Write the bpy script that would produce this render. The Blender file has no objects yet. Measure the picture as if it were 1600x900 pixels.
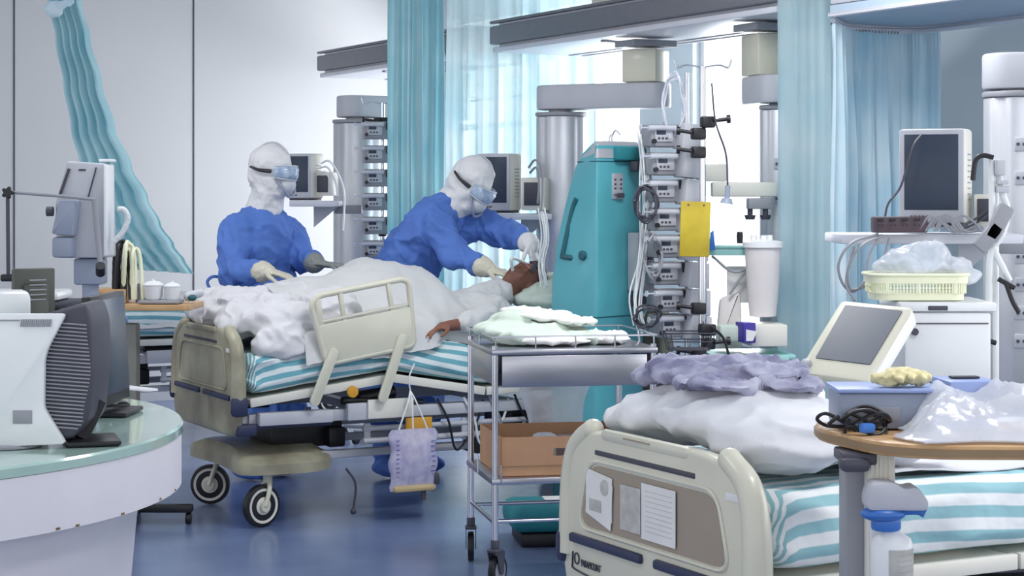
import bpy, bmesh, math, random
from mathutils import Vector, Matrix, Euler, noise
random.seed(7)
scene = bpy.context.scene
C = scene.collection
PI = math.pi

# ------------------------------------------------------------------ camera, world, lights, exposure
EYE = 1.45
cam_data = bpy.data.cameras.new('camera')
cam_data.sensor_width = 36.0
cam_data.lens = 67.5
cam_data.shift_y = -150 / 1600
cam_data.clip_end = 200
cam = bpy.data.objects.new('camera', cam_data)
cam.location = (0, 0, EYE)
cam.rotation_euler = (PI / 2, 0, 0)
C.objects.link(cam)
scene.camera = cam
scene.view_settings.view_transform = 'Standard'
scene.view_settings.look = 'None'
scene.view_settings.exposure = 0.0
scene.view_settings.gamma = 1.0
scene.view_settings.use_curve_mapping = False
scene.cycles.use_denoising = True
scene.cycles.max_bounces = 8
scene.cycles.transparent_max_bounces = 16
scene.cycles.sample_clamp_indirect = 6

world = bpy.data.worlds.new('daylight')
scene.world = world
world.use_nodes = True
bg = world.node_tree.nodes['Background']
bg.inputs[0].default_value = (0.965, 0.98, 1.0, 1)
bg.inputs[1].default_value = 1.5

TH = math.atan2(1550, 3000)            # the rows of beds stand at this angle to the view
BX, BY = math.cos(TH), math.sin(TH)
def room(u, v, z=0.0):                 # u runs towards the window wall, v runs along it
    return Vector((u * BX - v * BY, u * BY + v * BX, z))
def W(px, py, d):                      # a point seen at (px, py) at distance d
    return Vector(((px - 800) / 3000 * d, d, EYE + (300 - py) / 3000 * d))

def area_light(name, loc, rot, sx, sy, energy, col=(1, 1, 1)):
    l = bpy.data.lights.new(name, 'AREA')
    l.shape = 'RECTANGLE'; l.size = sx; l.size_y = sy; l.energy = energy; l.color = col
    o = bpy.data.objects.new(name, l)
    o.location = loc; o.rotation_euler = rot
    C.objects.link(o)
    return o
# daylight coming in through the window wall, and unseen ceiling lights added as fill
area_light('window_daylight', room(6.75, 10.4, 1.75), (0, PI / 2, TH), 2.3, 4.6, 340, (0.98, 0.99, 1.0))
area_light('window_daylight', room(6.75, 1.5, 1.6), (0, PI / 2, TH), 1.9, 6.0, 100, (0.98, 0.99, 1.0))
for (u, v, e) in ((3.2, 2.6, 34), (3.9, 5.75, 50), (2.2, 8.0, 22), (0.6, 5.0, 16), (1.2, 10.2, 14)):  # the strongest is added to brighten the right curtain and near bed
    area_light('ceiling_fill_light', room(u, v, 2.93), (0, 0, TH), 1.1, 0.5, e)

# ------------------------------------------------------------------ materials
def lin(c):
    out = []
    for x in c:
        x = x / 255.0
        out.append(x / 12.92 if x <= 0.04045 else ((x + 0.055) / 1.055) ** 2.4)
    return (out[0], out[1], out[2], 1.0)
MATS = {}
def mat(name, col, rough=0.5, metal=0.0, var=0.06, scale=6.0, bump=0.0, bscale=40.0, alpha=1.0, emis=0.0, trans=0.0, coat=0.0, spec=0.5, col2=None, stretch=None, ior=None):
    m = bpy.data.materials.new(name); m.use_nodes = True
    nt = m.node_tree; b = nt.nodes['Principled BSDF']
    L = nt.links
    tc = nt.nodes.new('ShaderNodeTexCoord')
    src = tc.outputs['Object']
    if stretch:
        mp = nt.nodes.new('ShaderNodeMapping'); mp.inputs['Scale'].default_value = stretch
        L.new(src, mp.inputs[0]); src = mp.outputs[0]
    c = lin(col)
    if var or col2:
        n = nt.nodes.new('ShaderNodeTexNoise'); n.inputs['Scale'].default_value = scale; n.inputs['Detail'].default_value = 4
        L.new(src, n.inputs['Vector'])
        r = nt.nodes.new('ShaderNodeValToRGB')
        r.color_ramp.elements[0].position = 0.35; r.color_ramp.elements[1].position = 0.68
        d = lin(col2) if col2 else tuple(max(0, x * (1 - var * 2)) for x in c[:3]) + (1,)
        r.color_ramp.elements[0].color = d
        r.color_ramp.elements[1].color = c
        L.new(n.outputs['Fac'], r.inputs['Fac']); L.new(r.outputs['Color'], b.inputs['Base Color'])
    else:
        b.inputs['Base Color'].default_value = c
    b.inputs['Roughness'].default_value = rough
    b.inputs['Metallic'].default_value = metal
    b.inputs['Alpha'].default_value = alpha
    b.inputs['Specular IOR Level'].default_value = spec
    if trans: b.inputs['Transmission Weight'].default_value = trans
    if ior: b.inputs['IOR'].default_value = ior
    if coat: b.inputs['Coat Weight'].default_value = coat
    if emis:
        b.inputs['Emission Color'].default_value = c; b.inputs['Emission Strength'].default_value = emis
    if bump:
        n2 = nt.nodes.new('ShaderNodeTexNoise'); n2.inputs['Scale'].default_value = bscale; n2.inputs['Detail'].default_value = 3
        L.new(src, n2.inputs['Vector'])
        bp = nt.nodes.new('ShaderNodeBump'); bp.inputs['Strength'].default_value = bump; bp.inputs['Distance'].default_value = 0.01
        L.new(n2.outputs['Fac'], bp.inputs['Height']); L.new(bp.outputs['Normal'], b.inputs['Normal'])
    MATS[name] = m
    return m
def stripes_mat(name, ca, cb, period, duty=0.5):
    m = bpy.data.materials.new(name); m.use_nodes = True
    nt = m.node_tree; b = nt.nodes['Principled BSDF']; L = nt.links
    uv = nt.nodes.new('ShaderNodeUVMap'); uv.uv_map = 'UVMap'
    sp = nt.nodes.new('ShaderNodeSeparateXYZ'); L.new(uv.outputs[0], sp.inputs[0])
    dv = nt.nodes.new('ShaderNodeMath'); dv.operation = 'DIVIDE'; dv.inputs[1].default_value = period; L.new(sp.outputs[1], dv.inputs[0])
    fr = nt.nodes.new('ShaderNodeMath'); fr.operation = 'FRACT'; L.new(dv.outputs[0], fr.inputs[0])
    r = nt.nodes.new('ShaderNodeValToRGB'); e = r.color_ramp.elements
    e[0].position = 0.0; e[0].color = lin(ca); e[1].position = duty - 0.06; e[1].color = lin(ca)
    for p, c in ((duty, cb), (0.94, cb), (1.0, ca)):
        x = e.new(p); x.color = lin(c)
    L.new(fr.outputs[0], r.inputs['Fac']); L.new(r.outputs['Color'], b.inputs['Base Color'])
    n2 = nt.nodes.new('ShaderNodeTexNoise'); n2.inputs['Scale'].default_value = 14
    tc = nt.nodes.new('ShaderNodeTexCoord'); L.new(tc.outputs['Object'], n2.inputs['Vector'])
    bp = nt.nodes.new('ShaderNodeBump'); bp.inputs['Strength'].default_value = 0.35; bp.inputs['Distance'].default_value = 0.02
    L.new(n2.outputs['Fac'], bp.inputs['Height']); L.new(bp.outputs['Normal'], b.inputs['Normal'])
    b.inputs['Roughness'].default_value = 0.85
    return m
def sheer_mat(name, col, transp, transl, wave=None, two=None):
    m = bpy.data.materials.new(name); m.use_nodes = True
    nt = m.node_tree; nt.nodes.clear(); L = nt.links
    out = nt.nodes.new('ShaderNodeOutputMaterial')
    d = nt.nodes.new('ShaderNodeBsdfDiffuse'); t = nt.nodes.new('ShaderNodeBsdfTranslucent'); tr = nt.nodes.new('ShaderNodeBsdfTransparent')
    n = nt.nodes.new('ShaderNodeTexNoise'); n.inputs['Scale'].default_value = 3.0
    tc = nt.nodes.new('ShaderNodeTexCoord'); L.new(tc.outputs['Object'], n.inputs['Vector'])
    r = nt.nodes.new('ShaderNodeValToRGB'); r.color_ramp.elements[0].position = 0.35; r.color_ramp.elements[1].position = 0.7
    r.color_ramp.elements[0].color = lin(two or col); r.color_ramp.elements[1].color = lin(col)
    L.new(n.outputs['Fac'], r.inputs['Fac'])
    L.new(r.outputs['Color'], d.inputs[0]); L.new(r.outputs['Color'], t.inputs[0])
    tr.inputs[0].default_value = tuple(0.5 + 0.5 * x for x in lin(col)[:3]) + (1,)
    m1 = nt.nodes.new('ShaderNodeMixShader'); m1.inputs[0].default_value = transl
    L.new(d.outputs[0], m1.inputs[1]); L.new(t.outputs[0], m1.inputs[2])
    m2 = nt.nodes.new('ShaderNodeMixShader'); m2.inputs[0].default_value = transp
    L.new(m1.outputs[0], m2.inputs[1]); L.new(tr.outputs[0], m2.inputs[2])
    L.new(m2.outputs[0], out.inputs[0])
    return m

M = {}
M['wall'] = mat('wall_panel_paint', (204, 205, 208), 0.45, var=0.02, scale=0.8)
M['wall_grey'] = mat('window_wall_paint', (205, 216, 222), 0.7, var=0.02, scale=0.8)
M['ceiling'] = mat('ceiling_white', (235, 236, 238), 0.9, var=0.02)
M['seam'] = mat('wall_seam_dark', (70, 72, 80), 0.6, var=0)
M['glass'] = mat('window_glass', (255, 255, 255), 0.0, var=0, alpha=0.08)
M['white_plastic'] = mat('white_plastic', (232, 234, 236), 0.35, var=0.02)
M['warm_white'] = mat('warm_white_plastic', (226, 224, 214), 0.4, var=0.03)
M['cream'] = mat('cream_bed_plastic', (214, 212, 194), 0.35, var=0.04, scale=3, coat=0.2)
M['cream_dark'] = mat('beige_recess_plastic', (160, 148, 132), 0.4, var=0.05)
M['cream_dirty'] = mat('aged_beige_plastic', (176, 174, 150), 0.4, var=0.2, scale=5, col2=(132, 126, 108))
M['navy'] = mat('navy_rubber', (44, 52, 82), 0.5, var=0.04)
M['black'] = mat('black_plastic', (28, 28, 34), 0.45, var=0.05)
M['dark'] = mat('dark_grey_plastic', (70, 70, 82), 0.5, var=0.05)
M['screen'] = mat('dark_screen_glass', (62, 72, 88), 0.3, var=0.03, spec=0.25)
M['grey'] = mat('grey_plastic', (150, 152, 160), 0.45, var=0.03)
M['lightgrey'] = mat('light_grey_enamel', (190, 192, 200), 0.4, var=0.03)
M['greyblue'] = mat('grey_blue_plastic', (148, 158, 178), 0.45, var=0.04)
M['rail'] = mat('rail_enamel', (214, 216, 226), 0.35, var=0.02)
M['rail_dark'] = mat('rail_side_aluminium', (122, 124, 132), 0.45, 0.2, var=0.04, stretch=(0.3, 6, 6))
M['steel'] = mat('brushed_steel', (190, 190, 198), 0.28, 1.0, var=0.05, stretch=(1, 1, 8))
M['chrome'] = mat('chrome_tube', (214, 214, 220), 0.16, 1.0, var=0)
M['alu'] = mat('column_aluminium', (204, 206, 212), 0.42, 0.55, var=0.03)
M['teal'] = mat('teal_housing', (84, 168, 180), 0.35, var=0.04, coat=0.15)
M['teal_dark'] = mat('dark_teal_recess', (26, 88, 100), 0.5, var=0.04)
M['tealblock'] = mat('teal_foam_cover', (38, 132, 142), 0.7, var=0.06)
M['yellow'] = mat('yellow_board', (206, 186, 48), 0.5, var=0.05, col2=(176, 152, 40))
M['orange'] = mat('orange_plastic', (222, 162, 50), 0.5, var=0.06)
M['wood'] = mat('pale_wood_laminate', (206, 170, 124), 0.4, var=0.08, scale=7, stretch=(1, 6, 6), col2=(182, 142, 98))
M['wood_edge'] = mat('wood_edge_strip', (150, 124, 92), 0.5, var=0.08)
M['gown'] = mat('blue_surgical_gown', (84, 122, 200), 0.75, var=0.05, scale=10, bump=0.6, bscale=11)
M['hood'] = mat('white_protective_hood', (226, 226, 228), 0.7, var=0.03, bump=0.3, bscale=26)
M['mask'] = mat('pale_respirator', (206, 210, 218), 0.7, var=0.05, bump=0.2)
M['goggle'] = mat('goggle_lens', (200, 216, 232), 0.12, var=0.1, scale=30, col2=(140, 160, 190))
M['glove'] = mat('latex_glove_cream', (212, 208, 190), 0.5, var=0.06, bump=0.15, bscale=50)
M['glove_grey'] = mat('latex_glove_grey', (140, 144, 140), 0.5, var=0.08, bump=0.15, bscale=50)
M['skin'] = mat('skin', (176, 124, 96), 0.55, var=0.06)
M['skin_dark'] = mat('tanned_skin', (140, 92, 72), 0.55, var=0.1, col2=(104, 66, 56))
M['hair'] = mat('dark_hair', (50, 38, 40), 0.6, var=0.2, scale=60)
M['quilt'] = mat('white_quilt_cotton', (214, 214, 218), 0.9, var=0.03, bump=0.5, bscale=16)
M['sheet'] = mat('off_white_sheet', (206, 207, 208), 0.85, var=0.03, bump=0.4, bscale=12)
M['duvet'] = mat('white_duvet_cotton', (220, 221, 226), 0.9, var=0.02, bump=0.35, bscale=10)
M['scrub'] = mat('lilac_grey_cloth', (186, 186, 204), 0.85, var=0.1, scale=12, bump=0.4, bscale=24, col2=(120, 120, 150))
M['stripe'] = stripes_mat('teal_striped_cotton', (222, 232, 234), (110, 172, 186), 0.046, 0.5)
M['stripe_pale'] = stripes_mat('pale_teal_striped_cotton', (236, 240, 242), (150, 196, 204), 0.056, 0.5)
M['paper'] = mat('paper_white', (228, 228, 226), 0.8, var=0.04)
M['paper_grey'] = mat('paper_printed', (196, 194, 190), 0.8, var=0.12, scale=30)
M['cardboard'] = mat('brown_cardboard', (188, 146, 112), 0.85, var=0.08, bump=0.1)
M['gauze_green'] = mat('pale_green_drape', (206, 220, 208), 0.85, var=0.06, bump=0.3, bscale=20)
M['mint_glass'] = mat('mint_glass_top', (176, 206, 198), 0.12, var=0.08, scale=2.0, coat=0.4)
M['counter'] = mat('painted_counter', (226, 224, 230), 0.5, var=0.03, scale=3)
M['chip'] = mat('chipped_paint', (150, 120, 84), 0.8, var=0.2)
M['purple'] = mat('violet_box_print', (66, 52, 158), 0.5, var=0.1)
M['blue'] = mat('blue_plastic', (60, 120, 204), 0.35, var=0.1)
M['lavender'] = mat('lavender_plastic', (150, 168, 216), 0.4, var=0.04)
M['mintplastic'] = mat('mint_plastic', (158, 212, 206), 0.4, var=0.05)
M['cream_basket'] = mat('cream_basket_plastic', (236, 238, 208), 0.4, var=0.03)
M['glove_yellow'] = mat('yellow_latex', (226, 216, 166), 0.55, var=0.06, bump=0.2)
M['tube_white'] = mat('white_corrugated_hose', (226, 230, 232), 0.4, var=0.03)
M['clear'] = mat('clear_film', (232, 236, 246), 0.15, var=0.05, alpha=0.55, bump=0.6, bscale=18)
M['bagfilm'] = mat('white_polythene', (234, 238, 246), 0.25, var=0.04, alpha=0.5, bump=0.7, bscale=14)
M['canister'] = mat('translucent_canister', (236, 230, 230), 0.25, var=0.03, alpha=0.85)
M['drainbag'] = mat('drain_bag_film', (224, 222, 238), 0.3, var=0.2, scale=24, alpha=0.7, col2=(188, 182, 220))
M['amber'] = mat('amber_fluid', (214, 190, 140), 0.3, var=0.05, alpha=0.85)
M['blind'] = mat('blind_fabric', (232, 232, 230), 0.9, var=0.03)
M['curtain_teal'] = sheer_mat('teal_curtain_cloth', (214, 238, 242), 0.05, 0.42, two=(188, 226, 234))
M['curtain_blue'] = sheer_mat('pale_blue_curtain_cloth', (238, 248, 252), 0.03, 0.35, two=(204, 234, 246))
M['curtain_sheer'] = sheer_mat('sheer_blue_curtain_cloth', (236, 246, 248), 0.34, 0.55, two=(212, 236, 242))
M['sign_dark'] = mat('dark_ink', (52, 54, 66), 0.6, var=0)

def floor_mat():
    m = mat('blue_vinyl_floor', (120, 136, 170), 0.22, var=0.10, scale=1.3, col2=(98, 114, 150), spec=0.45)
    nt = m.node_tree; b = nt.nodes['Principled BSDF']
    n = nt.nodes.new('ShaderNodeTexNoise'); n.inputs['Scale'].default_value = 2.2
    mr = nt.nodes.new('ShaderNodeMapRange'); mr.inputs[3].default_value = 0.14; mr.inputs[4].default_value = 0.36
    nt.links.new(n.outputs['Fac'], mr.inputs[0]); nt.links.new(mr.outputs[0], b.inputs['Roughness'])
    return m
M['floor'] = floor_mat()

# ------------------------------------------------------------------ mesh helpers
MW = {}
def rotm(r):
    if r is None: return Matrix.Identity(3)
    if isinstance(r, Matrix): return r.to_3x3()
    if isinstance(r, (int, float)): return Matrix.Rotation(r, 3, 'Z')
    return Euler(r).to_matrix()
def frame(zdir, xhint=(1, 0, 0)):
    z = Vector(zdir).normalized(); x = Vector(xhint); x = (x - z * x.dot(z))
    if x.length < 1e-5: x = Vector((0, 1, 0)) - z * z.y
    x.normalize(); y = z.cross(x)
    return Matrix((x, y, z)).transposed()
def spline(pts, n=8):
    pts = [Vector(p) for p in pts]
    if len(pts) < 3: return pts
    P = [pts[0] * 2 - pts[1]] + pts + [pts[-1] * 2 - pts[-2]]
    out = []
    for i in range(1, len(P) - 2):
        a, b, c, d = P[i - 1], P[i], P[i + 1], P[i + 2]
        for k in range(n):
            t = k / n
            out.append(0.5 * ((2 * b) + (c - a) * t + (2 * a - 5 * b + 4 * c - d) * t * t + (3 * b - a - 3 * c + d) * t ** 3))
    out.append(pts[-1])
    return out
class MB:
    def __init__(s): s.bm = bmesh.new(); s.uv = None
    def add(s, bm, mt=None):
        if mt is not None: bmesh.ops.transform(bm, matrix=mt, verts=bm.verts)
        me = bpy.data.meshes.new('tmp'); bm.to_mesh(me); bm.free()
        s.bm.from_mesh(me); bpy.data.meshes.remove(me)
        return s
    def box(s, c, size, rot=None, bev=0.0, seg=2):
        b = bmesh.new(); bmesh.ops.create_cube(b, size=1.0)
        bmesh.ops.scale(b, vec=Vector(size), verts=b.verts)
        if bev > 0:
            bev = min(bev, min(size) * 0.49)
            bmesh.ops.bevel(b, geom=list(b.edges), offset=bev, segments=seg, affect='EDGES', profile=0.5)
        return s.add(b, Matrix.Translation(Vector(c)) @ rotm(rot).to_4x4())
    def cyl(s, p0, p1, r0, r1=None, n=16, bev=0.0):
        p0, p1 = Vector(p0), Vector(p1); r1 = r0 if r1 is None else r1
        b = bmesh.new(); d = p1 - p0
        bmesh.ops.create_cone(b, cap_ends=True, segments=n, radius1=max(r0, 1e-5), radius2=max(r1, 1e-5), depth=d.length)
        if bev > 0:
            ed = [e for e in b.edges if any(len(f.verts) > 4 for f in e.link_faces)]
            bmesh.ops.bevel(b, geom=ed, offset=bev, segments=2, affect='EDGES', profile=0.5)
        return s.add(b, Matrix.Translation((p0 + p1) / 2) @ frame(d).to_4x4())
    def ell(s, c, r, rot=None, n=16):
        b = bmesh.new(); bmesh.ops.create_uvsphere(b, u_segments=n, v_segments=max(6, n * 2 // 3), radius=1.0)
        bmesh.ops.scale(b, vec=Vector(r) if not isinstance(r, (int, float)) else Vector((r, r, r)), verts=b.verts)
        return s.add(b, Matrix.Translation(Vector(c)) @ rotm(rot).to_4x4())
    def cap(s, p0, p1, r0, r1=None, n=14):
        r1 = r0 if r1 is None else r1
        s.cyl(p0, p1, r0, r1, n); s.ell(p0, r0, None, n); s.ell(p1, r1, None, n)
        return s
    def tube(s, pts, r, n=8, k=8, sm=True, rf=None):
        P = spline(pts, k) if sm else [Vector(p) for p in pts]
        rings = []; up = Vector((0.13, 0.21, 0.97)); prev = None
        for i, p in enumerate(P):
            d = (P[min(i + 1, len(P) - 1)] - P[max(i - 1, 0)])
            if d.length < 1e-7: d = Vector((0, 0, 1))
            d.normalize()
            x = (prev if prev is not None else up); x = x - d * x.dot(d)
            if x.length < 1e-4: x = Vector((1, 0, 0)) - d * d.x
            x.normalize(); prev = x; y = d.cross(x)
            rr = r if rf is None else rf(i / max(1, len(P) - 1), i)
            rings.append([s.bm.verts.new(p + (x * math.cos(2 * PI * j / n) + y * math.sin(2 * PI * j / n)) * rr) for j in range(n)])
        for a, b in zip(rings, rings[1:]):
            for j in range(n): s.bm.faces.new((a[j], a[(j + 1) % n], b[(j + 1) % n], b[j]))
        s.bm.faces.new(list(reversed(rings[0]))); s.bm.faces.new(rings[-1])
        return s
    def prism(s, pts, d0, d1, mt=None, bev=0.0, seg=2):
        # outline in local xy, extruded along local z from d0 to d1, then mt
        b = bmesh.new()
        lo = [b.verts.new((x, y, d0)) for x, y in pts]; hi = [b.verts.new((x, y, d1)) for x, y in pts]
        n = len(pts)
        f1 = b.faces.new(list(reversed(lo))); f2 = b.faces.new(hi)
        for i in range(n): b.faces.new((lo[i], lo[(i + 1) % n], hi[(i + 1) % n], hi[i]))
        bmesh.ops.recalc_face_normals(b, faces=b.faces)
        if bev > 0:
            bmesh.ops.bevel(b, geom=list(f1.edges) + list(f2.edges), offset=bev, segments=seg, affect='EDGES', profile=0.5)
        return s.add(b, mt)
    def lathe(s, prof, c=(0, 0, 0), n=24, mt=None):
        b = bmesh.new(); rings = []
        for r, z in prof: rings.append([b.verts.new((max(r, 1e-4) * math.cos(2 * PI * j / n), max(r, 1e-4) * math.sin(2 * PI * j / n), z)) for j in range(n)])
        for p, q in zip(rings, rings[1:]):
            for j in range(n): b.faces.new((p[j], p[(j + 1) % n], q[(j + 1) % n], q[j]))
        b.faces.new(list(reversed(rings[0]))); b.faces.new(rings[-1])
        bmesh.ops.recalc_face_normals(b, faces=b.faces)
        return s.add(b, Matrix.Translation(Vector(c)) @ (mt or Matrix.Identity(4)))
    def loft(s, rings, closed=True, cap=True, uvs=None):
        R = [[s.bm.verts.new(p) for p in r] for r in rings]
        n = len(R[0]); lay = None
        if uvs: lay = s.bm.loops.layers.uv.get('UVMap') or s.bm.loops.layers.uv.new('UVMap')
        for i in range(len(R) - 1):
            for j in range(n if closed else n - 1):
                k = (j + 1) % n
                f = s.bm.faces.new((R[i][j], R[i][k], R[i + 1][k], R[i + 1][j]))
                if uvs:
                    q = (uvs[i][j], uvs[i][k] if k else (uvs[i][0][0], uvs[i][-1][1] + 0.03), uvs[i + 1][k] if k else (uvs[i + 1][0][0], uvs[i + 1][-1][1] + 0.03), uvs[i + 1][j])
                    for lp, u in zip(f.loops, q): lp[lay].uv = u
        if cap and closed:
            s.bm.faces.new(list(reversed(R[0]))); s.bm.faces.new(R[-1])
        return s
def finish(mb, sharp=40, recalc=True):
    if recalc: bmesh.ops.recalc_face_normals(mb.bm, faces=mb.bm.faces)
    me = bpy.data.meshes.new('mesh'); mb.bm.to_mesh(me); mb.bm.free()
    for p in me.polygons: p.use_smooth = True
    me.set_sharp_from_angle(angle=math.radians(sharp))
    return me
def obj(name, mb, m, parent=None, sharp=40, local=False, recalc=True):
    """link a MB (or mesh) as ONE object; modelled in world coordinates unless local"""
    me = finish(mb, sharp, recalc) if isinstance(mb, MB) else mb
    me.name = name
    o = bpy.data.objects.new(name, me); C.objects.link(o)
    if m is not None: me.materials.append(M[m] if isinstance(m, str) else m)
    if parent is not None:
        if not local: me.transform(MW[parent.name].inverted())
        o.parent = parent; MW[o.name] = MW[parent.name]
    else:
        if not local:
            xs = [v.co.x for v in me.vertices]; ys = [v.co.y for v in me.vertices]; zs = [v.co.z for v in me.vertices]
            c = Vector(((min(xs) + max(xs)) / 2, (min(ys) + max(ys)) / 2, min(zs)))
            me.transform(Matrix.Translation(-c)); o.location = c
            MW[o.name] = Matrix.Translation(c)
        else: MW[o.name] = Matrix.Identity(4)
    return o
def tag(o, label, cat, group=None, kind=None):
    o['label'] = label; o['category'] = cat
    if group: o['group'] = group
    if kind: o['kind'] = kind
    return o
def thing(name, label, cat, loc, rz=0.0, group=None):
    o = bpy.data.objects.new(name, None); C.objects.link(o)
    o.empty_display_size = 0.1
    o.location = loc; o.rotation_euler = (0, 0, rz)
    MW[o.name] = Matrix.Translation(Vector(loc)) @ Matrix.Rotation(rz, 4, 'Z')
    return tag(o, label, cat, group)
def one(name, mb, m, label, cat, group=None, sharp=40):
    return tag(obj(name, mb, m, None, sharp), label, cat, group)
def struct(name, mb, m, sharp=30):
    o = obj(name, mb, m, None, sharp); o['kind'] = 'structure'; return o
def copy_tree(o, loc=None, rz=None, label=None, parent=None):
    c = o.copy(); C.objects.link(c)
    if parent is not None: c.parent = parent
    if loc is not None: c.location = loc
    if rz is not None: c.rotation_euler = (0, 0, rz)
    if label: c['label'] = label
    for ch in list(o.children): copy_tree(ch, parent=c)
    return c
def lbl(o, t): o['label'] = t; return o
def rrect(w, h, r, n=5, x0=0, y0=0):
    out = []
    for cx, cy, a in ((w / 2 - r, h / 2 - r, 0), (-w / 2 + r, h / 2 - r, 90), (-w / 2 + r, -h / 2 + r, 180), (w / 2 - r, -h / 2 + r, 270)):
        for k in range(n + 1):
            t = math.radians(a + 90 * k / n); out.append((x0 + cx + r * math.cos(t), y0 + cy + r * math.sin(t)))
    return out
def rpoly(pts, r, n=4):
    """polygon with rounded corners; r a number or a list"""
    out = []; L = len(pts)
    for i in range(L):
        p = Vector(pts[i]); a = Vector(pts[i - 1]); b = Vector(pts[(i + 1) % L])
        rr = r[i] if isinstance(r, (list, tuple)) else r
        da, db = (a - p), (b - p)
        t = min(rr, da.length * 0.45, db.length * 0.45)
        if t < 1e-5: out.append(tuple(p)); continue
        s, e = p + da.normalized() * t, p + db.normalized() * t
        for k in range(n + 1):
            q = k / n; out.append(tuple(s * (1 - q) ** 2 + p * 2 * q * (1 - q) + e * q * q))
    return out
def remesh(mb, voxel=0.01, smooth=3, disp=None, fac=0.5):
    """fuse overlapping closed pieces into one continuous skin"""
    me = bpy.data.meshes.new('tmp'); mb.bm.to_mesh(me); mb.bm.free()
    o = bpy.data.objects.new('tmp', me); C.objects.link(o)
    r = o.modifiers.new('r', 'REMESH'); r.mode = 'VOXEL'; r.voxel_size = voxel
    if smooth:
        sm = o.modifiers.new('s', 'SMOOTH'); sm.iterations = smooth; sm.factor = fac
    dg = bpy.context.evaluated_depsgraph_get(); dg.update()
    out = bpy.data.meshes.new_from_object(o.evaluated_get(dg))
    bpy.data.objects.remove(o); bpy.data.meshes.remove(me)
    if disp:
        N = [v.normal.copy() for v in out.vertices]
        for v, n in zip(out.vertices, N): v.co += disp(v.co.copy(), n)
    for p in out.polygons: p.use_smooth = True
    return out
def ridged(p, s, o=3):
    v = 0.0; a = 1.0; t = 0.0
    for k in range(o):
        v += a * (1 - abs(noise.noise(p * s)) * 2.2); t += a; a *= 0.5; s *= 2.07; p = p + Vector((3.1, 1.7, 9.2))
    return v / t
def folds(amp, s=9.0, st=(1, 1, 1), seed=0.0, o=3):
    st = Vector(st)
    def f(co, n):
        p = Vector((co.x * st.x, co.y * st.y, co.z * st.z)) + Vector((seed, seed * 0.7, 0))
        return n * (amp * (ridged(p, s, o) - 0.45))
    return f
def crease(p, s=6.0, w=3.2):
    q = p + Vector((noise.noise(p * 2.3), noise.noise(p * 2.3 + Vector((5, 1, 2))), noise.noise(p * 2.3 + Vector((2, 8, 1))))) * 0.12
    a = max(0.0, 1 - w * abs(noise.noise(q * s))) ** 1.4
    b = max(0.0, 1 - w * abs(noise.noise(q * s * 1.9 + Vector((7, 3, 5))))) ** 1.4
    return a + 0.5 * b
def creases(amp, s=6.0, lump=0.5, st=(1, 1, 1), w=3.2):
    st = Vector(st)
    def f(co, n):
        p = Vector((co.x * st.x, co.y * st.y, co.z * st.z))
        return n * amp * (crease(p, s, w) - 0.5 + lump * noise.noise(p * s * 0.5) * 2)
    return f
def cloth_grid(x0, x1, y0, y1, nx, ny, hf, thick=0.008, mt=None, uvf=None):
    """closed cloth sheet over a height field hf(x, y) -> z or a point"""
    mb = MB(); bm = mb.bm; lay = bm.loops.layers.uv.new('UVMap')
    T, Bt = [], []
    P = [[None] * (ny + 1) for _ in range(nx + 1)]
    for i in range(nx + 1):
        for j in range(ny + 1):
            x = x0 + (x1 - x0) * i / nx; y = y0 + (y1 - y0) * j / ny
            z = hf(x, y); P[i][j] = (Vector(z) if not isinstance(z, (int, float)) else Vector((x, y, z)), (x, y))
    for i in range(nx + 1):
        T.append([]); Bt.append([])
        for j in range(ny + 1):
            p = P[i][j][0]
            a = P[min(i + 1, nx)][j][0] - P[max(i - 1, 0)][j][0]; b = P[i][min(j + 1, ny)][0] - P[i][max(j - 1, 0)][0]
            n = a.cross(b); n = n.normalized() if n.length > 1e-9 else Vector((0, 0, 1))
            q = p - n * thick
            if mt: p = mt @ p; q = mt @ q
            T[-1].append(bm.verts.new(p)); Bt[-1].append(bm.verts.new(q))
    def face(vs, us):
        f = bm.faces.new(vs)
        for lp, u in zip(f.loops, us): lp[lay].uv = u
    U = lambda i, j: (uvf(*P[i][j][1]) if uvf else P[i][j][1])
    for i in range(nx):
        for j in range(ny):
            idx = ((i, j), (i + 1, j), (i + 1, j + 1), (i, j + 1))
            face([T[a][b] for a, b in idx], [U(a, b) for a, b in idx])
            idx = idx[::-1]
            face([Bt[a][b] for a, b in idx], [U(a, b) for a, b in idx])
    for i in range(nx):
        for j in (0, ny):
            face([T[i][j], Bt[i][j], Bt[i + 1][j], T[i + 1][j]], [U(i, j), U(i, j), U(i + 1, j), U(i + 1, j)])
    for j in range(ny):
        for i in (0, nx):
            face([T[i][j], T[i][j + 1], Bt[i][j + 1], Bt[i][j]], [U(i, j), U(i, j + 1), U(i, j + 1), U(i, j)])
    return mb
def text_mb(txt, size, mt, depth=0.001):
    c = bpy.data.curves.new('t', 'FONT'); c.body = txt; c.size = size; c.extrude = depth; c.align_x = 'CENTER'; c.align_y = 'CENTER'
    o = bpy.data.objects.new('t', c); C.objects.link(o)
    dg = bpy.context.evaluated_depsgraph_get(); dg.update()
    me = bpy.data.meshes.new_from_object(o.evaluated_get(dg))
    bpy.data.objects.remove(o); bpy.data.curves.remove(c)
    me.transform(mt)
    mb = MB(); mb.bm.from_mesh(me); bpy.data.meshes.remove(me)
    return mb
RM = lambda u, v, z=0.0, a=0.0: Matrix.Translation(room(u, v, z)) @ Matrix.Rotation(TH + a, 4, 'Z')
def smooth01(t): t = max(0.0, min(1.0, t)); return t * t * (3 - 2 * t)
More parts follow.
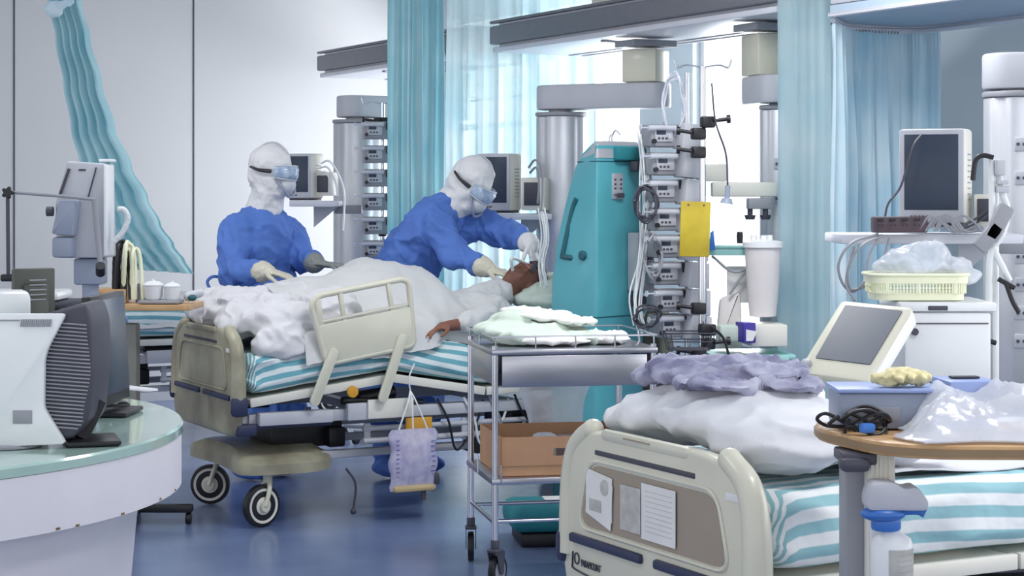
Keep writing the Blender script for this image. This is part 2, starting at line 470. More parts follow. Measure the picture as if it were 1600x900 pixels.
def interp(xs, ys, x):
    if x <= xs[0]: return ys[0]
    for a, b, c, d in zip(xs, xs[1:], ys, ys[1:]):
        if x <= b:
            t = (x - a) / (b - a); t = t * t * (3 - 2 * t); return c + (d - c) * t
    return ys[-1]

# ================================================================== THE SETTING
VW, UW, ZC = 13.0, 6.1, 3.0
rb = lambda mb, u0, u1, v0, v1, z0, z1, bev=0: mb.box(room((u0 + u1) / 2, (v0 + v1) / 2, (z0 + z1) / 2), (u1 - u0, v1 - v0, z1 - z0), TH, bev)
mb = MB(); rb(mb, -4, UW + 0.2, -3, VW + 0.1, -0.05, 0); struct('floor', mb, 'floor')
mb = MB(); rb(mb, -4, UW + 0.2, -3, VW + 0.1, ZC, ZC + 0.08); struct('ceiling', mb, 'ceiling')
mb = MB(); rb(mb, -4, UW + 0.2, VW, VW + 0.12, 0, ZC)
struct('wall_left', mb, 'wall')
for k, u in enumerate((-0.8, 0.45, 1.70, 2.95, 4.2)):
    mb = MB(); rb(mb, u - 0.005, u + 0.005, VW - 0.004, VW - 0.0005, 0.1, ZC - 0.02)
    struct('trim_%d' % (k + 1), mb, 'seam')
# window wall: solid below the sills, lintel above, piers between the windows
WV = [(12.75, 11.55), (11.40, 10.1), (9.50, 8.75)]
mb = MB()
rb(mb, UW, UW + 0.18, 8.55, VW, 0, 0.62); rb(mb, UW, UW + 0.18, 8.55, VW, 2.72, ZC)
rb(mb, UW, UW + 0.18, 12.75, VW, 0.62, 2.72)
rb(mb, UW, UW + 0.18, 11.40, 11.55, 0.62, 2.72); rb(mb, UW, UW + 0.18, 9.50, 10.1, 0.62, 2.72)
rb(mb, UW, UW + 0.18, 8.55, 8.75, 0.62, 2.72)
# further windows beyond the picture on the right
rb(mb, UW, UW + 0.18, 5.0, 8.55, 0, ZC); rb(mb, UW, UW + 0.18, -3, 5.0, 0, 0.9); rb(mb, UW, UW + 0.18, -3, 5.0, 2.6, ZC)
struct('wall_right', mb, 'wall_grey')
mb = MB(); rb(mb, -4, UW, VW - 0.02, VW, 0, 0.1); struct('baseboard_left', mb, 'lightgrey')
for k, (a, b) in enumerate(WV):
    mb = MB()
    for z in ((0.62, 1.9, 2.68) if k == 0 else (0.62, 2.68)): rb(mb, UW + 0.05, UW + 0.1, b, a, z, z + 0.045, 0.004)
    for v in ((b, (a + b) / 2 - 0.02, a - 0.045) if k < 2 else (b, a - 0.045)): rb(mb, UW + 0.05, UW + 0.1, v, v + 0.045, 0.62, 2.72, 0.004)
    f = struct('window_%d' % (k + 1), mb, 'white_plastic')
    mb = MB(); rb(mb, UW + 0.07, UW + 0.076, b + 0.02, a - 0.02, 0.64, 2.70)
    obj('window_pane', mb, 'glass', f)
    mb = MB(); rb(mb, UW - 0.06, UW + 0.1, b - 0.02, a + 0.02, 0.59, 0.617, 0.004); obj('window_sill', mb, 'white_plastic', f)
# slatted blinds drawn part of the way down two windows
for k, (a, b) in enumerate(WV[:2]):
    mb = MB()
    z = 2.66
    while z > 2.12:
        mb.box(room(UW + 0.02, (a + b) / 2, z), (0.022, a - b - 0.1, 0.0015), (0, 0.35, TH)); z -= 0.021
    t = thing('window_blind', 'white slatted blind lowered over the top of the window ' + ('nearest the room corner' if k == 0 else 'behind the sheer hanging curtain'), 'blind', room(UW + 0.02, (a + b) / 2, 2.1), TH, 'window blinds')
    obj('slats', mb, 'blind', t)
    mb = MB(); rb(mb, UW, UW + 0.04, b + 0.05, a - 0.05, 2.67, 2.70, 0.004); obj('head_rail', mb, 'white_plastic', t)
    mb = MB(); rb(mb, UW + 0.008, UW + 0.032, b + 0.05, a - 0.05, 2.10, 2.12, 0.004); obj('bottom_bar', mb, 'white_plastic', t)

# ------------------------------------------------------------------ ceiling-hung supply rails
U0, U1, ZR = 4.95, 5.58, 2.25
def supply_rail(v0, v1, label):
    t = thing('supply_rail', label, 'overhead rail', room((U0 + U1) / 2, (v0 + v1) / 2, ZR), TH, 'overhead supply rails')
    mb = MB(); rb(mb, U0 + 0.02, U1, v0, v1, ZR, ZR + 0.03, 0.006); rb(mb, U0 + 0.05, U1 - 0.02, v0 + .01, v1 - .01, ZR + 0.03, ZR + 0.19, 0.01)
    obj('body', mb, 'rail', t)
    mb = MB(); rb(mb, U0 - 0.005, U0 + 0.05, v0, v1, ZR + 0.045, ZR + 0.15, 0.012); rb(mb, U0, U0 + .03, v0, v1, ZR + 0.165, ZR + 0.18)
    rb(mb, U0 + 0.03, U1 - 0.01, v0 - 0.012, v0, ZR + 0.03, ZR + 0.19, 0.004)
    obj('side_profile', mb, 'rail_dark', t)
    mb = MB()
    rb(mb, U1 - 0.14, U1 - 0.11, v0 + 0.05, v1 - 0.05, ZR - 0.006, ZR - 0.001)
    rb(mb, U1 - 0.05, U1 - 0.02, v0 + 0.05, v1 - 0.05, ZR - 0.006, ZR - 0.001)
    obj('running_slot', mb, 'lightgrey', t)
    v = v0 + (v1 - v0) * 0.62
    mb = MB(); mb.box(room(U0 + 0.2, v, ZR - 0.006), (0.22, 0.03, 0.01), TH + 0.5, 0.004)
    obj('lamp_recess', mb, 'grey', t)
    return t
supply_rail(10.25, 12.55, 'long overhead rail at far left, running to the panelled end wall')
supply_rail(7.06, 9.86, 'long overhead rail between the hanging middle and right curtains')
r3 = supply_rail(2.6, 6.66, 'overhead rail in the top right corner above the bedside screen')
mb = MB(); pl = [room(u, v) for u, v in ((4.97, 2.6), (4.97, 6.66), (5.28, 6.97), (5.62, 7.0), (5.72, 6.9), (5.72, 2.6))]
mb.prism([(p.x, p.y) for p in pl], ZR - 0.045, ZR - 0.002, None, 0.006); obj('canopy_board', mb, mat('blue_grey_board', (176, 194, 212), 0.5, var=0.03), r3)
mb = MB(); mb.tube([room(u, v, ZR - 0.045) for u, v in ((4.97, 3.0), (4.97, 6.66), (5.28, 6.975), (5.62, 7.005), (5.72, 6.9), (5.72, 3.0))], 0.012, 8, 1, sm=False); obj('edge_lip', mb, 'rail', r3)
def hanger(u, v, r, label, cream):
    t = thing('ceiling_hanger', label, 'hanger', room(u, v, ZR + 0.19), TH, 'hangers above the rails')
    mb = MB(); mb.cyl(room(u, v, ZR + 0.31), room(u, v, ZC), r, n=24); obj('tube', mb, 'lightgrey', t)
    mb = MB(); mb.box(room(u, v, ZR + 0.25), (0.22, 0.16, 0.11), TH, 0.008); obj('fixing_box', mb, 'cream', t)
hanger(5.25, 11.6, 0.055, 'pale tube with cream fixing box on the far left rail', 1)
hanger(5.2, 8.85, 0.06, 'short tube with cream fixing box on the middle rail', 1)
mb = MB(); rb(mb, 5.25, 5.32, 7.85, 8.45, ZR + 0.195, ZR + 0.42, 0.005)
one('service_box', mb, 'rail', 'flat white box standing on top of the middle overhead rail', 'box')

# ------------------------------------------------------------------ supply columns hung on arms from the rails
def column(px, d, r, ztop, zbot, label, pivot_u, pivot_v, arm_z):
    base = W(px, 300, d); base.z = zbot
    t = thing('supply_column', label, 'supply column', base, TH, 'supply columns on ceiling arms')
    mb = MB()
    n = 40; pts = []
    for k in range(n):
        a = 2 * PI * k / n
        rr = r * (1.0 if k % 10 not in (0, 1) else 0.93)
        pts.append((rr * math.cos(a), rr * math.sin(a)))
    mb.prism(pts, zbot, ztop, Matrix.Translation((base.x, base.y, 0)) @ Matrix.Rotation(TH + 0.2, 4, 'Z'), 0.006)
    obj('column_body', mb, 'alu', t)
    mb = MB(); mb.cyl((base.x, base.y, ztop + 0.001), (base.x, base.y, ztop + 0.022), r * 1.04, n=32, bev=0.005)
    mb.cyl((base.x, base.y, zbot - 0.02), (base.x, base.y, zbot - 0.001), r * 1.02, n=32, bev=0.005)
    obj('end_cap', mb, 'grey', t)
    mb = MB(); mb.cyl((base.x, base.y, ztop + 0.023), (base.x, base.y, arm_z - 0.001), r * 0.5, n=24)
    obj('neck', mb, 'lightgrey', t)
    pv = room(pivot_u, pivot_v, arm_z)
    a = Vector((base.x, base.y, arm_z)); dv = pv - a; ang = math.atan2(dv.y, dv.x)
    mb = MB()
    pts = rrect(dv.length + 0.26, 0.22, 0.10, 8)
    mb.prism(pts, 0, 0.13, Matrix.Translation((a + pv) / 2) @ Matrix.Rotation(ang, 4, 'Z'), 0.012)
    obj('arm', mb, 'lightgrey', t)
    mb = MB(); mb.cyl(pv + Vector((0, 0, 0.131)), Vector((pv.x, pv.y, ZR - 0.06)), 0.07, n=24)
    mb.box(pv + Vector((0, 0, 0.131 + (ZR - 0.06 - arm_z - 0.131) * 0.5)), (0.19, 0.19, (ZR - 0.06 - arm_z - 0.135)), ang, 0.01)
    obj('pivot_block', mb, 'cream', t)
    mb = MB(); mb.box(Vector((pv.x, pv.y, ZR - 0.032)), (0.26, 0.2, 0.035), TH, 0.006)
    obj('carriage', mb, 'grey', t)
    return t, base
c1, b1 = column(560, 11.5, 0.15, 1.86, 0.62, 'far left silver column beside the small white monitor', 5.12, 10.75, 1.895)
c2, b2 = column(877, 10.2, 0.133, 1.85, 0.62, 'silver column behind the teal machine', 5.2, 8.55, 1.885)
c3, b3 = column(1216, 8.9, 0.085, 1.83, 0.62, 'narrow grey column at the edge of the right curtain', 5.2, 7.45, 1.86)
c4, b4 = column(1592, 6.95, 0.125, 1.79, 0.55, 'silver column at the right edge of the picture', 5.2, 5.0, 1.82)
# rows of gas and power outlets on the columns
for t, bse, zs, a0 in ((c4, b4, (1.62, 1.5, 1.22, 1.12, 1.02, 0.92), 0.2), (c3, b3, (1.58, 1.42, 1.2), 0.1)):
    mb = MB()
    r = 0.127 if t is c4 else 0.087
    for z in zs:
        a = -PI / 2 - a0
        mb.box((bse.x + r * math.cos(a), bse.y + r * math.sin(a), z), (0.045, 0.012, 0.05), a + PI / 2, 0.004)
    obj('outlet_plate', mb, 'lightgrey', t)
    mb = MB()
    for z in zs:
        a = -PI / 2 - a0
        for s in (-1, 1): mb.cyl((bse.x + (r + .006) * math.cos(a) + s * .011, bse.y + (r + .006) * math.sin(a), z), (bse.x + (r + .011) * math.cos(a) + s * .011, bse.y + (r + .011) * math.sin(a), z), 0.006, n=10)
    obj('socket_hole', mb, 'dark', t)

# ------------------------------------------------------------------ curtains
def curtain(name, pts, z0, z1, nfold, amp, m, label, taper=None, zt=None, seed=0, header=True):
    """pts: plan polyline; vertical cloth with folds, gathered header"""
    P = [Vector((p[0], p[1], 0)) for p in pts]
    L = [0]
    for a, b in zip(P, P[1:]): L.append(L[-1] + (b - a).length)
    def at(s):
        s = max(0, min(1, s)) * L[-1]
        for i in range(len(P) - 1):
            if s <= L[i + 1] + 1e-9:
                q = (s - L[i]) / max(1e-6, L[i + 1] - L[i]); d = (P[i + 1] - P[i]).normalized()
                return P[i].lerp(P[i + 1], q), Vector((-d.y, d.x, 0))
    NX = nfold * 12; NZ = 36
    rnd = random.Random(seed); ph = [rnd.uniform(-0.6, 0.6) for _ in range(nfold + 2)]; am = [rnd.uniform(0.5, 1.3) for _ in range(nfold + 2)]
    def h(x, y):
        q, nrm = at(x)
        f = x * nfold; i = int(min(f, nfold - 0.001)); fr = f - i
        A = am[i] * (1 - fr) + am[i + 1] * fr; PH = ph[i] * (1 - fr) + ph[i + 1] * fr
        gather = 1 - y          # 0 at the top
        w = math.sin(2 * PI * f + PH * (0.3 + gather * 1.5))
        w2 = 0.35 * math.sin(2 * PI * f * 2.3 + 3 * PH + gather * 1.2)
        k = amp * A * (0.45 + 0.75 * min(1, gather * 2.5))
        top = 0.25 * amp * math.sin(2 * PI * f * 5) * max(0, 1 - gather * 9)
        p = q + nrm * (k * (w + w2) + top) + Vector((0.010 * noise.noise(Vector((x * 9, y * 3, seed))), 0, 0))
        zz = z0 + (z1 - z0) * y
        if zt: zz = zt(x, zz, y)
        p.z = zz
        if taper: p = taper(p, x, y)
        return p
    mb = cloth_grid(0, 1, 0, 1, NX, NZ, h, 0.0015)
    t = tag(obj(name, mb, m, None, 60, recalc=False), label, 'curtain')
    return t
CM = [room(4.38, 10.02), room(4.72, 9.98), room(5.2, 10.05), room(5.72, 10.0)]
curtain('privacy_curtain', CM[:2], 0.35, 2.97, 5, 0.03, 'curtain_teal', 'pale teal hanging curtain gathered in folds left of the bending blue-gowned worker', seed=3)
curtain('privacy_curtain', [room(4.74, 9.98)] + CM[2:], 0.35, 2.97, 8, 0.03, 'curtain_sheer', 'sheer whitish blue curtain hanging above the bending worker, windows showing through', seed=5)
CR = [room(4.94, 7.0), room(5.13, 6.87)]
curtain('privacy_curtain', CR, 0.50, 2.97, 2, 0.022, 'curtain_sheer', 'narrow translucent strip of pale blue curtain reaching the top edge beside the overhead rail', seed=8)
curtain('privacy_curtain', [room(4.99, 6.65), room(5.28, 6.93), room(5.58, 6.97), room(5.69, 6.80)], 0.45, 2.17, 10, 0.026, 'curtain_blue', 'wide pale blue curtain with deep folds hanging behind the bedside screens', seed=11)
# its bent track
t = thing('curtain_track', 'white bent curtain track below the top right rail', 'curtain track', room(5.3, 6.88, 2.19), TH)
mb = MB(); mb.tube([room(5.00, 6.68, 2.185), room(5.28, 6.94, 2.185), room(5.58, 6.97, 2.185), room(5.69, 6.82, 2.185), room(5.69, 6.2, 2.185), room(5.69, 3.5, 2.185)], 0.011, 8, 6); obj('bent_tube', mb, 'rail', t)
mb = MB()
for k in range(16):
    p = room(5.30 + 0.27 * k / 15, 6.955, 2.18); mb.cyl(p, p - Vector((0, 0, 0.012)), 0.004, n=8)
obj('glider', mb, 'grey', t)['kind'] = 'stuff'
# left curtain, swept aside and tied: a diagonal fall of cloth
def swept():
    ys = [-60, 0, 60, 130, 200, 260, 310, 350, 385, 410, 428]
    xl = [72, 76, 88, 100, 112, 126, 140, 156, 176, 196, 214]
    xr = [118, 126, 140, 158, 178, 204, 230, 250, 272, 290, 302]
    ds = 11.4
    def h(x, y):
        py = -60 + 488 * y
        k = interp(ys, xl, py); r = interp(ys, xr, py)
        lo = py + (1 - x) * 0 
        f = x
        w = math.sin(2 * PI * (f * 4.6 + 0.3 * y)) * 0.035 + math.sin(2 * PI * (f * 9 + y)) * 0.008
        px = k + (r - k) * f
        sag = 34 * max(0, y - 0.72) / 0.28 * (1 - f) ** 1.0
        p = W(px, py - sag * 0.2, ds)
        p += Vector((0, -w * (0.6 + 0.4 * y), 0))
        return p
    return cloth_grid(0, 1, 0, 1, 60, 60, h, 0.003)
tag(obj('privacy_curtain', swept(), 'curtain_teal', None, 60, recalc=False), 'teal curtain swept diagonally down the panelled wall at far left', 'curtain')
t = thing('curtain_tie', 'pale blue knotted cloth tie around the top of the left curtain', 'tie', W(90, 12, 11.28))
mb = MB(); mb.ell(W(84, 14, 11.25), (0.055, 0.04, 0.05), None, 14); mb.cap(W(84, 14, 11.25), W(112, 2, 11.25), 0.03, 0.02)
obj('knot', remesh(mb, 0.006, 2, folds(0.01, 20)), 'curtain_blue', t)

# ================================================================== HOSPITAL BEDS (local x: foot to head, y: across, z: up)
YZ = Matrix(((0, 0, 1, 0), (1, 0, 0, 0), (0, 1, 0, 0), (0, 0, 0, 1)))      # outline (y, z) extruded along x
def YZm(x): return Matrix.Translation((x, 0, 0)) @ YZ
XZ = Matrix(((1, 0, 0, 0), (0, 0, 1, 0), (0, 1, 0, 0), (0, 0, 0, 1)))      # outline (x, z) extruded along y
def XZm(y): return Matrix.Translation((0, y, 0)) @ XZ
def caster(parent, x, y, r, z0=0.30, wm='warm_white', w=0.035, ang=0.0, fork='cream'):
    mb = MB(); ax = Vector((-math.sin(ang), math.cos(ang), 0)); c = Vector((x, y, r))
    mb.lathe([(r * 0.80, -w / 2), (r * 0.97, -w / 2 * 0.8), (r, 0), (r * 0.97, w / 2 * 0.8), (r * 0.80, w / 2)], c, 28, frame(ax).to_4x4())
    f = obj('caster', mb, 'black', parent, local=True); MW[f.name] = MW[parent.name]
    mb = MB(); mb.lathe([(0.012, -w / 2 - 0.003), (r * 0.3, -w / 2 - .004), (r * 0.5, -w / 2 + .003), (r * 0.81, -w / 2 - 0.002), (r * 0.81, w / 2 + 0.002), (r * 0.5, w / 2 - .003), (r * 0.3, w / 2 + .004), (0.012, w / 2 + .003)], c, 28, frame(ax).to_4x4())
    obj('wheel_disc', mb, wm, f, local=True)
    mb = MB(); fwd = Vector((math.cos(ang), math.sin(ang), 0)); o = fwd * 0.035
    for s in (-1, 1):
        p = c + ax * s * (w / 2 + 0.012)
        mb.cyl(p - ax * 0.004, p + ax * 0.004, 0.024, n=14)
        mb.tube([p, p + o * 0.6 + Vector((0, 0, r * 0.7)), c + ax * s * 0.012 + o + Vector((0, 0, r * 1.12))], 0.011, 8, 4)
    mb.cyl(c + o + Vector((0, 0, r * 1.05)), c + o + Vector((0, 0, max(r * 1.2, z0 - r))), 0.02, n=16)
    obj('fork', mb, fork, f, local=True)
    return f
def footboard(t, x, plast, recess, head=False, papers=False, sgn=-1):
    """end board with its outer face at x, facing sgn*x"""
    zb, zt = (0.40, 0.855) if not head else (0.40, 0.95)
    out = rpoly([(-0.435, 0.50), (-0.40, zb), (0.40, zb), (0.435, 0.50), (0.428, zt - 0.11), (0.36, zt - 0.02), (0.22, zt), (-0.22, zt), (-0.36, zt - 0.02), (-0.428, zt - 0.11)], [0.03, 0.04, 0.04, 0.03, 0.05, 0.06, 0.03, 0.03, 0.06, 0.05])
    mb = MB(); mb.prism(out, -0.022, 0.022, YZm(x), 0.014, 3)
    for s in (-1, 1):   # rounded corner posts
        pts = [(x, s * 0.418, 0.52), (x, s * 0.415, zt - 0.16), (x, s * 0.385, zt - 0.06), (x, s * 0.31, zt - 0.008)]
        mb.tube(pts, 0.036, 12, 6, rf=lambda q, i: 0.036 - 0.008 * q)
        mb.ell((x, s * 0.31, zt - 0.008), 0.028, None, 12)
    fb = obj('headboard' if head else 'footboard', mb, plast, t, local=True)
    xo = x + sgn * 0.0225
    mb = MB()
    inset = rpoly([(-0.335, 0.605), (0.335, 0.605), (0.285, 0.765), (-0.285, 0.765)], 0.05, 5)
    mb.prism(inset, -0.001, 0.0012, YZm(xo)); obj('recessed_panel', mb, recess, fb, local=True)
    mb = MB()          # raised rim of the panel
    P = [(xo, y, z) for y, z in rpoly([(-0.345, 0.597), (0.345, 0.597), (0.292, 0.775), (-0.292, 0.775)], 0.055, 5)]
    mb.tube(P + [P[0]], 0.006, 6, 1, sm=False); obj('panel_rim', mb, plast, fb, local=True)
    for s in (-1, 1):
        mb = MB(); mb.box((x + sgn * 0.026, s * 0.205, 0.567), (0.018, 0.35, 0.024), None, 0.007)
        obj('bumper_strip', mb, 'navy', fb, local=True)
        mb = MB(); mb.box((x + 0.0, s * 0.432, 0.535), (0.075, 0.045, 0.085), None, 0.018)
        obj('corner_bumper', mb, 'navy', fb, local=True)
    mb = MB(); mb.box((x + sgn * 0.0225, 0.03, zt - 0.058), (0.006, 0.46, 0.013), None, 0.003)
    obj('handle_slot', mb, 'dark', fb, local=True)
    mb = MB(); mb.box((x + sgn * 0.016, 0.03, zt - 0.01), (0.024, 0.40, 0.030), None, 0.012); obj('grip_ledge', mb, plast, fb, local=True)
    mb = MB(); mb.box((x + sgn * 0.030, 0.05, zt - 0.006), (0.003, 0.12, 0.004)); obj('grip_slit', mb, 'cream_dark', fb, local=True)
    mb = MB(); mb.box((x + sgn * 0.0235, -0.355, 0.77), (0.003, 0.055, 0.018), None, 0.001); obj('label_plate', mb, 'paper', fb, local=True)
    return fb
def side_rail(t, y, x0=0.37, tilt=0.16, name='side_rail', lift=0.0):
    """drop side: panel with an open top band of windows, on two pivot arms"""
    w, h = 0.46, 0.30
    T = Matrix.Translation((x0, y, 0.70 + lift)) @ Matrix.Rotation(-tilt, 4, 'Y')
    P = lambda x, z, dy=0: (T @ Vector((x, dy, z)))
    mb = MB()
    fr = [(0.02, 0.0), (w - 0.02, 0.0), (w, h - 0.02), (w - 0.03, h), (0.03, h), (-0.01, h - 0.03)]
    pts = [P(a, b) for a, b in rpoly(fr, 0.03, 4)]
    mb.tube(pts + [pts[0]], 0.014, 10, 1, sm=False)
    mb.prism(rpoly([(0.02, 0.0), (w - 0.02, 0.0), (w - 0.01, 0.175), (0.0, 0.175)], 0.02, 3), -0.012, 0.012, T @ XZ, 0.006)
    for a in (0.13, 0.36): mb.box(P(a, 0.235), (0.022, 0.022, 0.13), T.to_3x3(), 0.006)
    mb.box(P(0.02, 0.235), (0.03, 0.024, 0.13), T.to_3x3(), 0.006)
    r = obj(name, mb, 'cream', t, local=True)
    mb = MB(); mb.box(P(w / 2 + 0.0, 0.186), (w - 0.04, 0.03, 0.012), T.to_3x3(), 0.005); obj('grip_ridge', mb, 'cream', r, local=True)
    for a, b in ((0.03, -0.09), (0.36, -0.10)):
        mb = MB()
        p0 = P(a + 0.02, 0.04, -0.018 if y < 0 else .018); p1 = Vector((x0 + a + b + 0.02, y * 0.99 + (-0.018 if y < 0 else .018), 0.55))
        d = p1 - p0; L = d.length; ang = math.atan2(-d.z, d.x)
        mb.prism(rrect(L + 0.05, 0.046, 0.022, 5), -0.008, 0.008, Matrix.Translation((p0 + p1) / 2) @ Matrix.Rotation(ang, 4, 'Y') @ Matrix.Rotation(PI / 2, 4, 'X'), 0.004)
        arm = obj('pivot_arm', mb, 'cream', r, local=True)
    return r
def bed(label, loc, deck, plast='cream', recess='cream_dark', rails=True, simple=False, grp='adjustable hospital beds'):
    t = thing('hospital_bed', label, 'hospital bed', loc, TH, grp)
    fb = footboard(t, 0.0, plast, recess)
    footboard(t, 2.14, plast, recess, head=True, sgn=1)
    # deck: sections following the profile
    mb = MB(); xs = [x for x, z in deck]
    for (xa, za), (xb, zb) in zip(deck, deck[1:]):
        d = Vector((xb - xa, 0, zb - za)); ang = math.atan2(-d.z, d.x)
        mb.box(((xa + xb) / 2, 0, (za + zb) / 2 - 0.025), (d.length - 0.01, 0.80, 0.02), (0, ang, 0), 0.004)
        for s in (-1, 1): mb.box(((xa + xb) / 2, s * 0.41, (za + zb) / 2 - 0.03), (d.length - 0.008, 0.022, 0.038), (0, ang, 0), 0.004)
    obj('deck', mb, 'warm_white', t, local=True)
    mb = MB()
    for s in (-1, 1):
        mb.box((1.07, s * 0.37, 0.47), (2.02, 0.03, 0.05), None, 0.004)
        mb.box((0.26, s * 0.412, 0.474), (0.34, 0.05, 0.055), None, 0.006)
        mb.box((0.62, s * 0.415, 0.485), (0.24, 0.03, 0.075), None, 0.005)
    for x in (0.06, 0.7, 1.4, 2.08): mb.box((x, 0, 0.465), (0.05, 0.74, 0.04), None, 0.004)
    obj('chassis', mb, 'lightgrey', t, local=True)
    for s in (-1, 1):
        mb = MB(); mb.box((0.24, s * 0.39, 0.442), (0.38, 0.05, 0.02), None, 0.005); mb.box((0.04, s * 0.38, 0.43), (0.09, 0.09, 0.05), None, 0.01)
        obj('edge_bumper', mb, 'navy', t, local=True)
    for x in (0.42, 1.62):
        mb = MB(); mb.box((x, 0, 0.37), (0.34, 0.30, 0.13), None, 0.012); mb.box((x + 0.12, 0, 0.35), (0.08, 0.42, 0.09), None, 0.01)
        obj('lift_motor', mb, 'black', t, local=True)
    for a, b, r in (((0.6, -0.3, 0.53), (0.78, -0.28, 0.55), 0.03), ((0.5, -0.36, 0.53), (0.9, -0.33, 0.50), 0.018)):
        mb = MB(); mb.cyl(a, b, r, n=14); obj('actuator', mb, 'black', t, local=True)
    mb = MB()
    for s in (-1, 1):
        mb.box((1.05, s * 0.27, 0.285), (1.8, 0.045, 0.035), None, 0.006)
        mb.cyl((0.6, s * 0.36, 0.345), (1.7, s * 0.36, 0.345), 0.014, n=12); mb.cyl((0.6, s * 0.36, 0.40), (1.7, s * 0.36, 0.40), 0.012, n=12)
        for x in (0.62, 1.1, 1.68): mb.box((x, s * 0.36, 0.375), (0.03, 0.012, 0.10), None, 0.003)
    obj('base_beam', mb, 'lightgrey', t, local=True)
    for x0 in (0.22, 1.86):
        mb = MB()
        sh = rpoly([(-0.20, -0.40), (0.14, -0.42), (0.27, -0.30), (0.27, 0.30), (0.14, 0.42), (-0.20, 0.40), (-0.16, 0)] if x0 < 1 else [(0.20, 0.40), (-0.14, 0.42), (-0.27, 0.30), (-0.27, -0.30), (-0.14, -0.42), (0.20, -0.40), (0.16, 0)], 0.1, 5)
        b2 = [(p[0] * 0.92, p[1] * 0.86) for p in sh]
        rings = [[Vector((x0 + a, b, 0.232)) for a, b in sh], [Vector((x0 + a, b, 0.275)) for a, b in sh], [Vector((x0 + a * .97, b * .96, 0.292)) for a, b in sh], [Vector((x0 + a * 0.8, b * 0.62, 0.325)) for a, b in sh]]
        mb.loft(rings); obj('base_cover', mb, plast, t, local=True)
    for (x, y, a) in ((0.13, -0.345, 0.3), (0.13, 0.345, -0.5), (1.95, -0.345, 0.2), (1.95, 0.345, 0.1)): caster(t, x, y, 0.093, 0.232, ang=a)
    if not simple:
        mb = MB(); mb.cyl((0.52, -0.44, 0.575), (0.52, -0.425, 0.575), 0.026, n=18, bev=0.003); obj('release_knob', mb, 'orange', t, local=True)
        mb = MB(); mb.box((0.86, -0.385, 0.39), (0.13, 0.012, 0.10), None, 0.004); mb.box((0.86, -0.33, 0.30), (0.09, 0.02, 0.09), None, 0.004); obj('foot_pedal_housing', mb, 'orange', t, local=True)
        mb = MB(); mb.box((0.70, -0.437, 0.494), (0.22, 0.012, 0.085), None, 0.004); obj('control_box', mb, 'warm_white', t, local=True)
        mb = MB(); mb.tube([(0.52, -0.36, 0.23), (0.56, -0.37, 0.16), (0.55, -0.37, 0.05)], 0.006, 6); mb.ell((0.55, -0.37, 0.04), 0.014); obj('ground_chain', mb, 'dark', t, local=True)
    if not simple:
        rnd = random.Random(8)
        for k in range(7):
            x = 0.95 + 0.13 * k; z = 0.44
            mb = MB(); mb.tube([(x, -0.39, z + 0.08), (x + 0.05, -0.40, z - 0.02), (x + 0.12 + rnd.uniform(-.04, .04), -0.39, 0.36 - rnd.uniform(0, .08)), (x + 0.2, -0.38, 0.40), (x + 0.24, -0.37, 0.50)], 0.006, 6)
            obj('cable', mb, ('black', 'white_plastic', 'grey')[k % 3], t, local=True)
        mb = MB(); mb.box((1.30, -0.30, 0.30), (0.30, 0.14, 0.09), None, 0.012); obj('battery_box', mb, 'black', t, local=True)
    if rails: side_rail(t, -0.455, 0.37)
    return t, fb
def lerp_prof(pr, x):
    for (a, b), (c, d) in zip(pr, pr[1:]):
        if x <= c: return b + (d - b) * max(0, x - a) / (c - a)
    return pr[-1][1]
def mattress(name, label, M4, zprof, m, th=0.165, w=0.42, L=(0.05, 2.06), wr=0.006, sag=0.0):
    mb = MB(); rings = []; uvs = []
    xs = [L[0] + (L[1] - L[0]) * k / 60 for k in range(61)]
    for i, x in enumerate(xs):
        e = min(1, (x - L[0]) / 0.05 + 0.02) if x < 1 else min(1, (L[1] - x) / 0.05 + 0.02)
        e = math.sqrt(max(0.0, 1 - (1 - e) ** 2))
        zb = lerp_prof(zprof, x)
        hh = th * (0.55 + 0.45 * e); ww = w * (0.93 + 0.07 * e)
        sec = []
        n = 8; r = 0.055
        # start bottom centre, go round
        pts = [(0, -hh / 2)]
        for cx, cz, a0 in ((ww - r, -hh / 2 + min(r, hh / 2), -90), (ww - r, hh / 2 - min(r, hh / 2), 0), (-ww + r, hh / 2 - min(r, hh / 2), 90), (-ww + r, -hh / 2 + min(r, hh / 2), 180)):
            rz = min(r, hh / 2)
            for k in range(n + 1):
                t = math.radians(a0 + 90 * k / n); pts.append((cx + r * math.cos(t), cz + rz * math.sin(t)))
            if a0 == 0:
                for k in range(1, 16): pts.append((ww - r - (2 * ww - 2 * r) * k / 16, hh / 2))
        s = 0; uv = []; P = []
        for k, (a, b) in enumerate(pts):
            if k: s += math.hypot(a - pts[k - 1][0], b - pts[k - 1][1])
            p = Vector((x, a, zb + th / 2 + b))
            nn = ridged(Vector((x * 2.2, a * 1.2, b * 5 + 3)), 3.0, 3) - 0.45
            p += Vector((0, (wr * nn * 2.5) * (1 if a > 0 else -1) if abs(a) > ww - 0.06 else 0, wr * nn if b > 0 else 0))
            P.append(p); uv.append((x, s + (0.02 * math.sin(x * 4) if 1 else 0)))
        rings.append(P); uvs.append(uv)
    mb.loft(rings, uvs=uvs)
    me = finish(mb, 60); me.transform(M4)
    o = obj(name, me, m, None)
    return tag(o, label, 'mattress', 'striped mattresses')

# --- near bed (bottom right)
NB = room(2.42, 3.925); NM = RM(2.42, 3.925)
deck1 = [(0.05, 0.60), (0.75, 0.60), (1.25, 0.60), (2.09, 0.60)]
bed1, fb1 = bed('nearest hospital bed, its cream footboard with papers in the lower right foreground', NB, deck1, 'cream', 'cream_dark', rails=False, simple=True)
mattress('mattress', 'teal and white striped mattress on the nearest bed, at lower right', NM, [(0, 0.603), (2.1, 0.603)], M['stripe_pale'], 0.175, 0.415, wr=0.010)
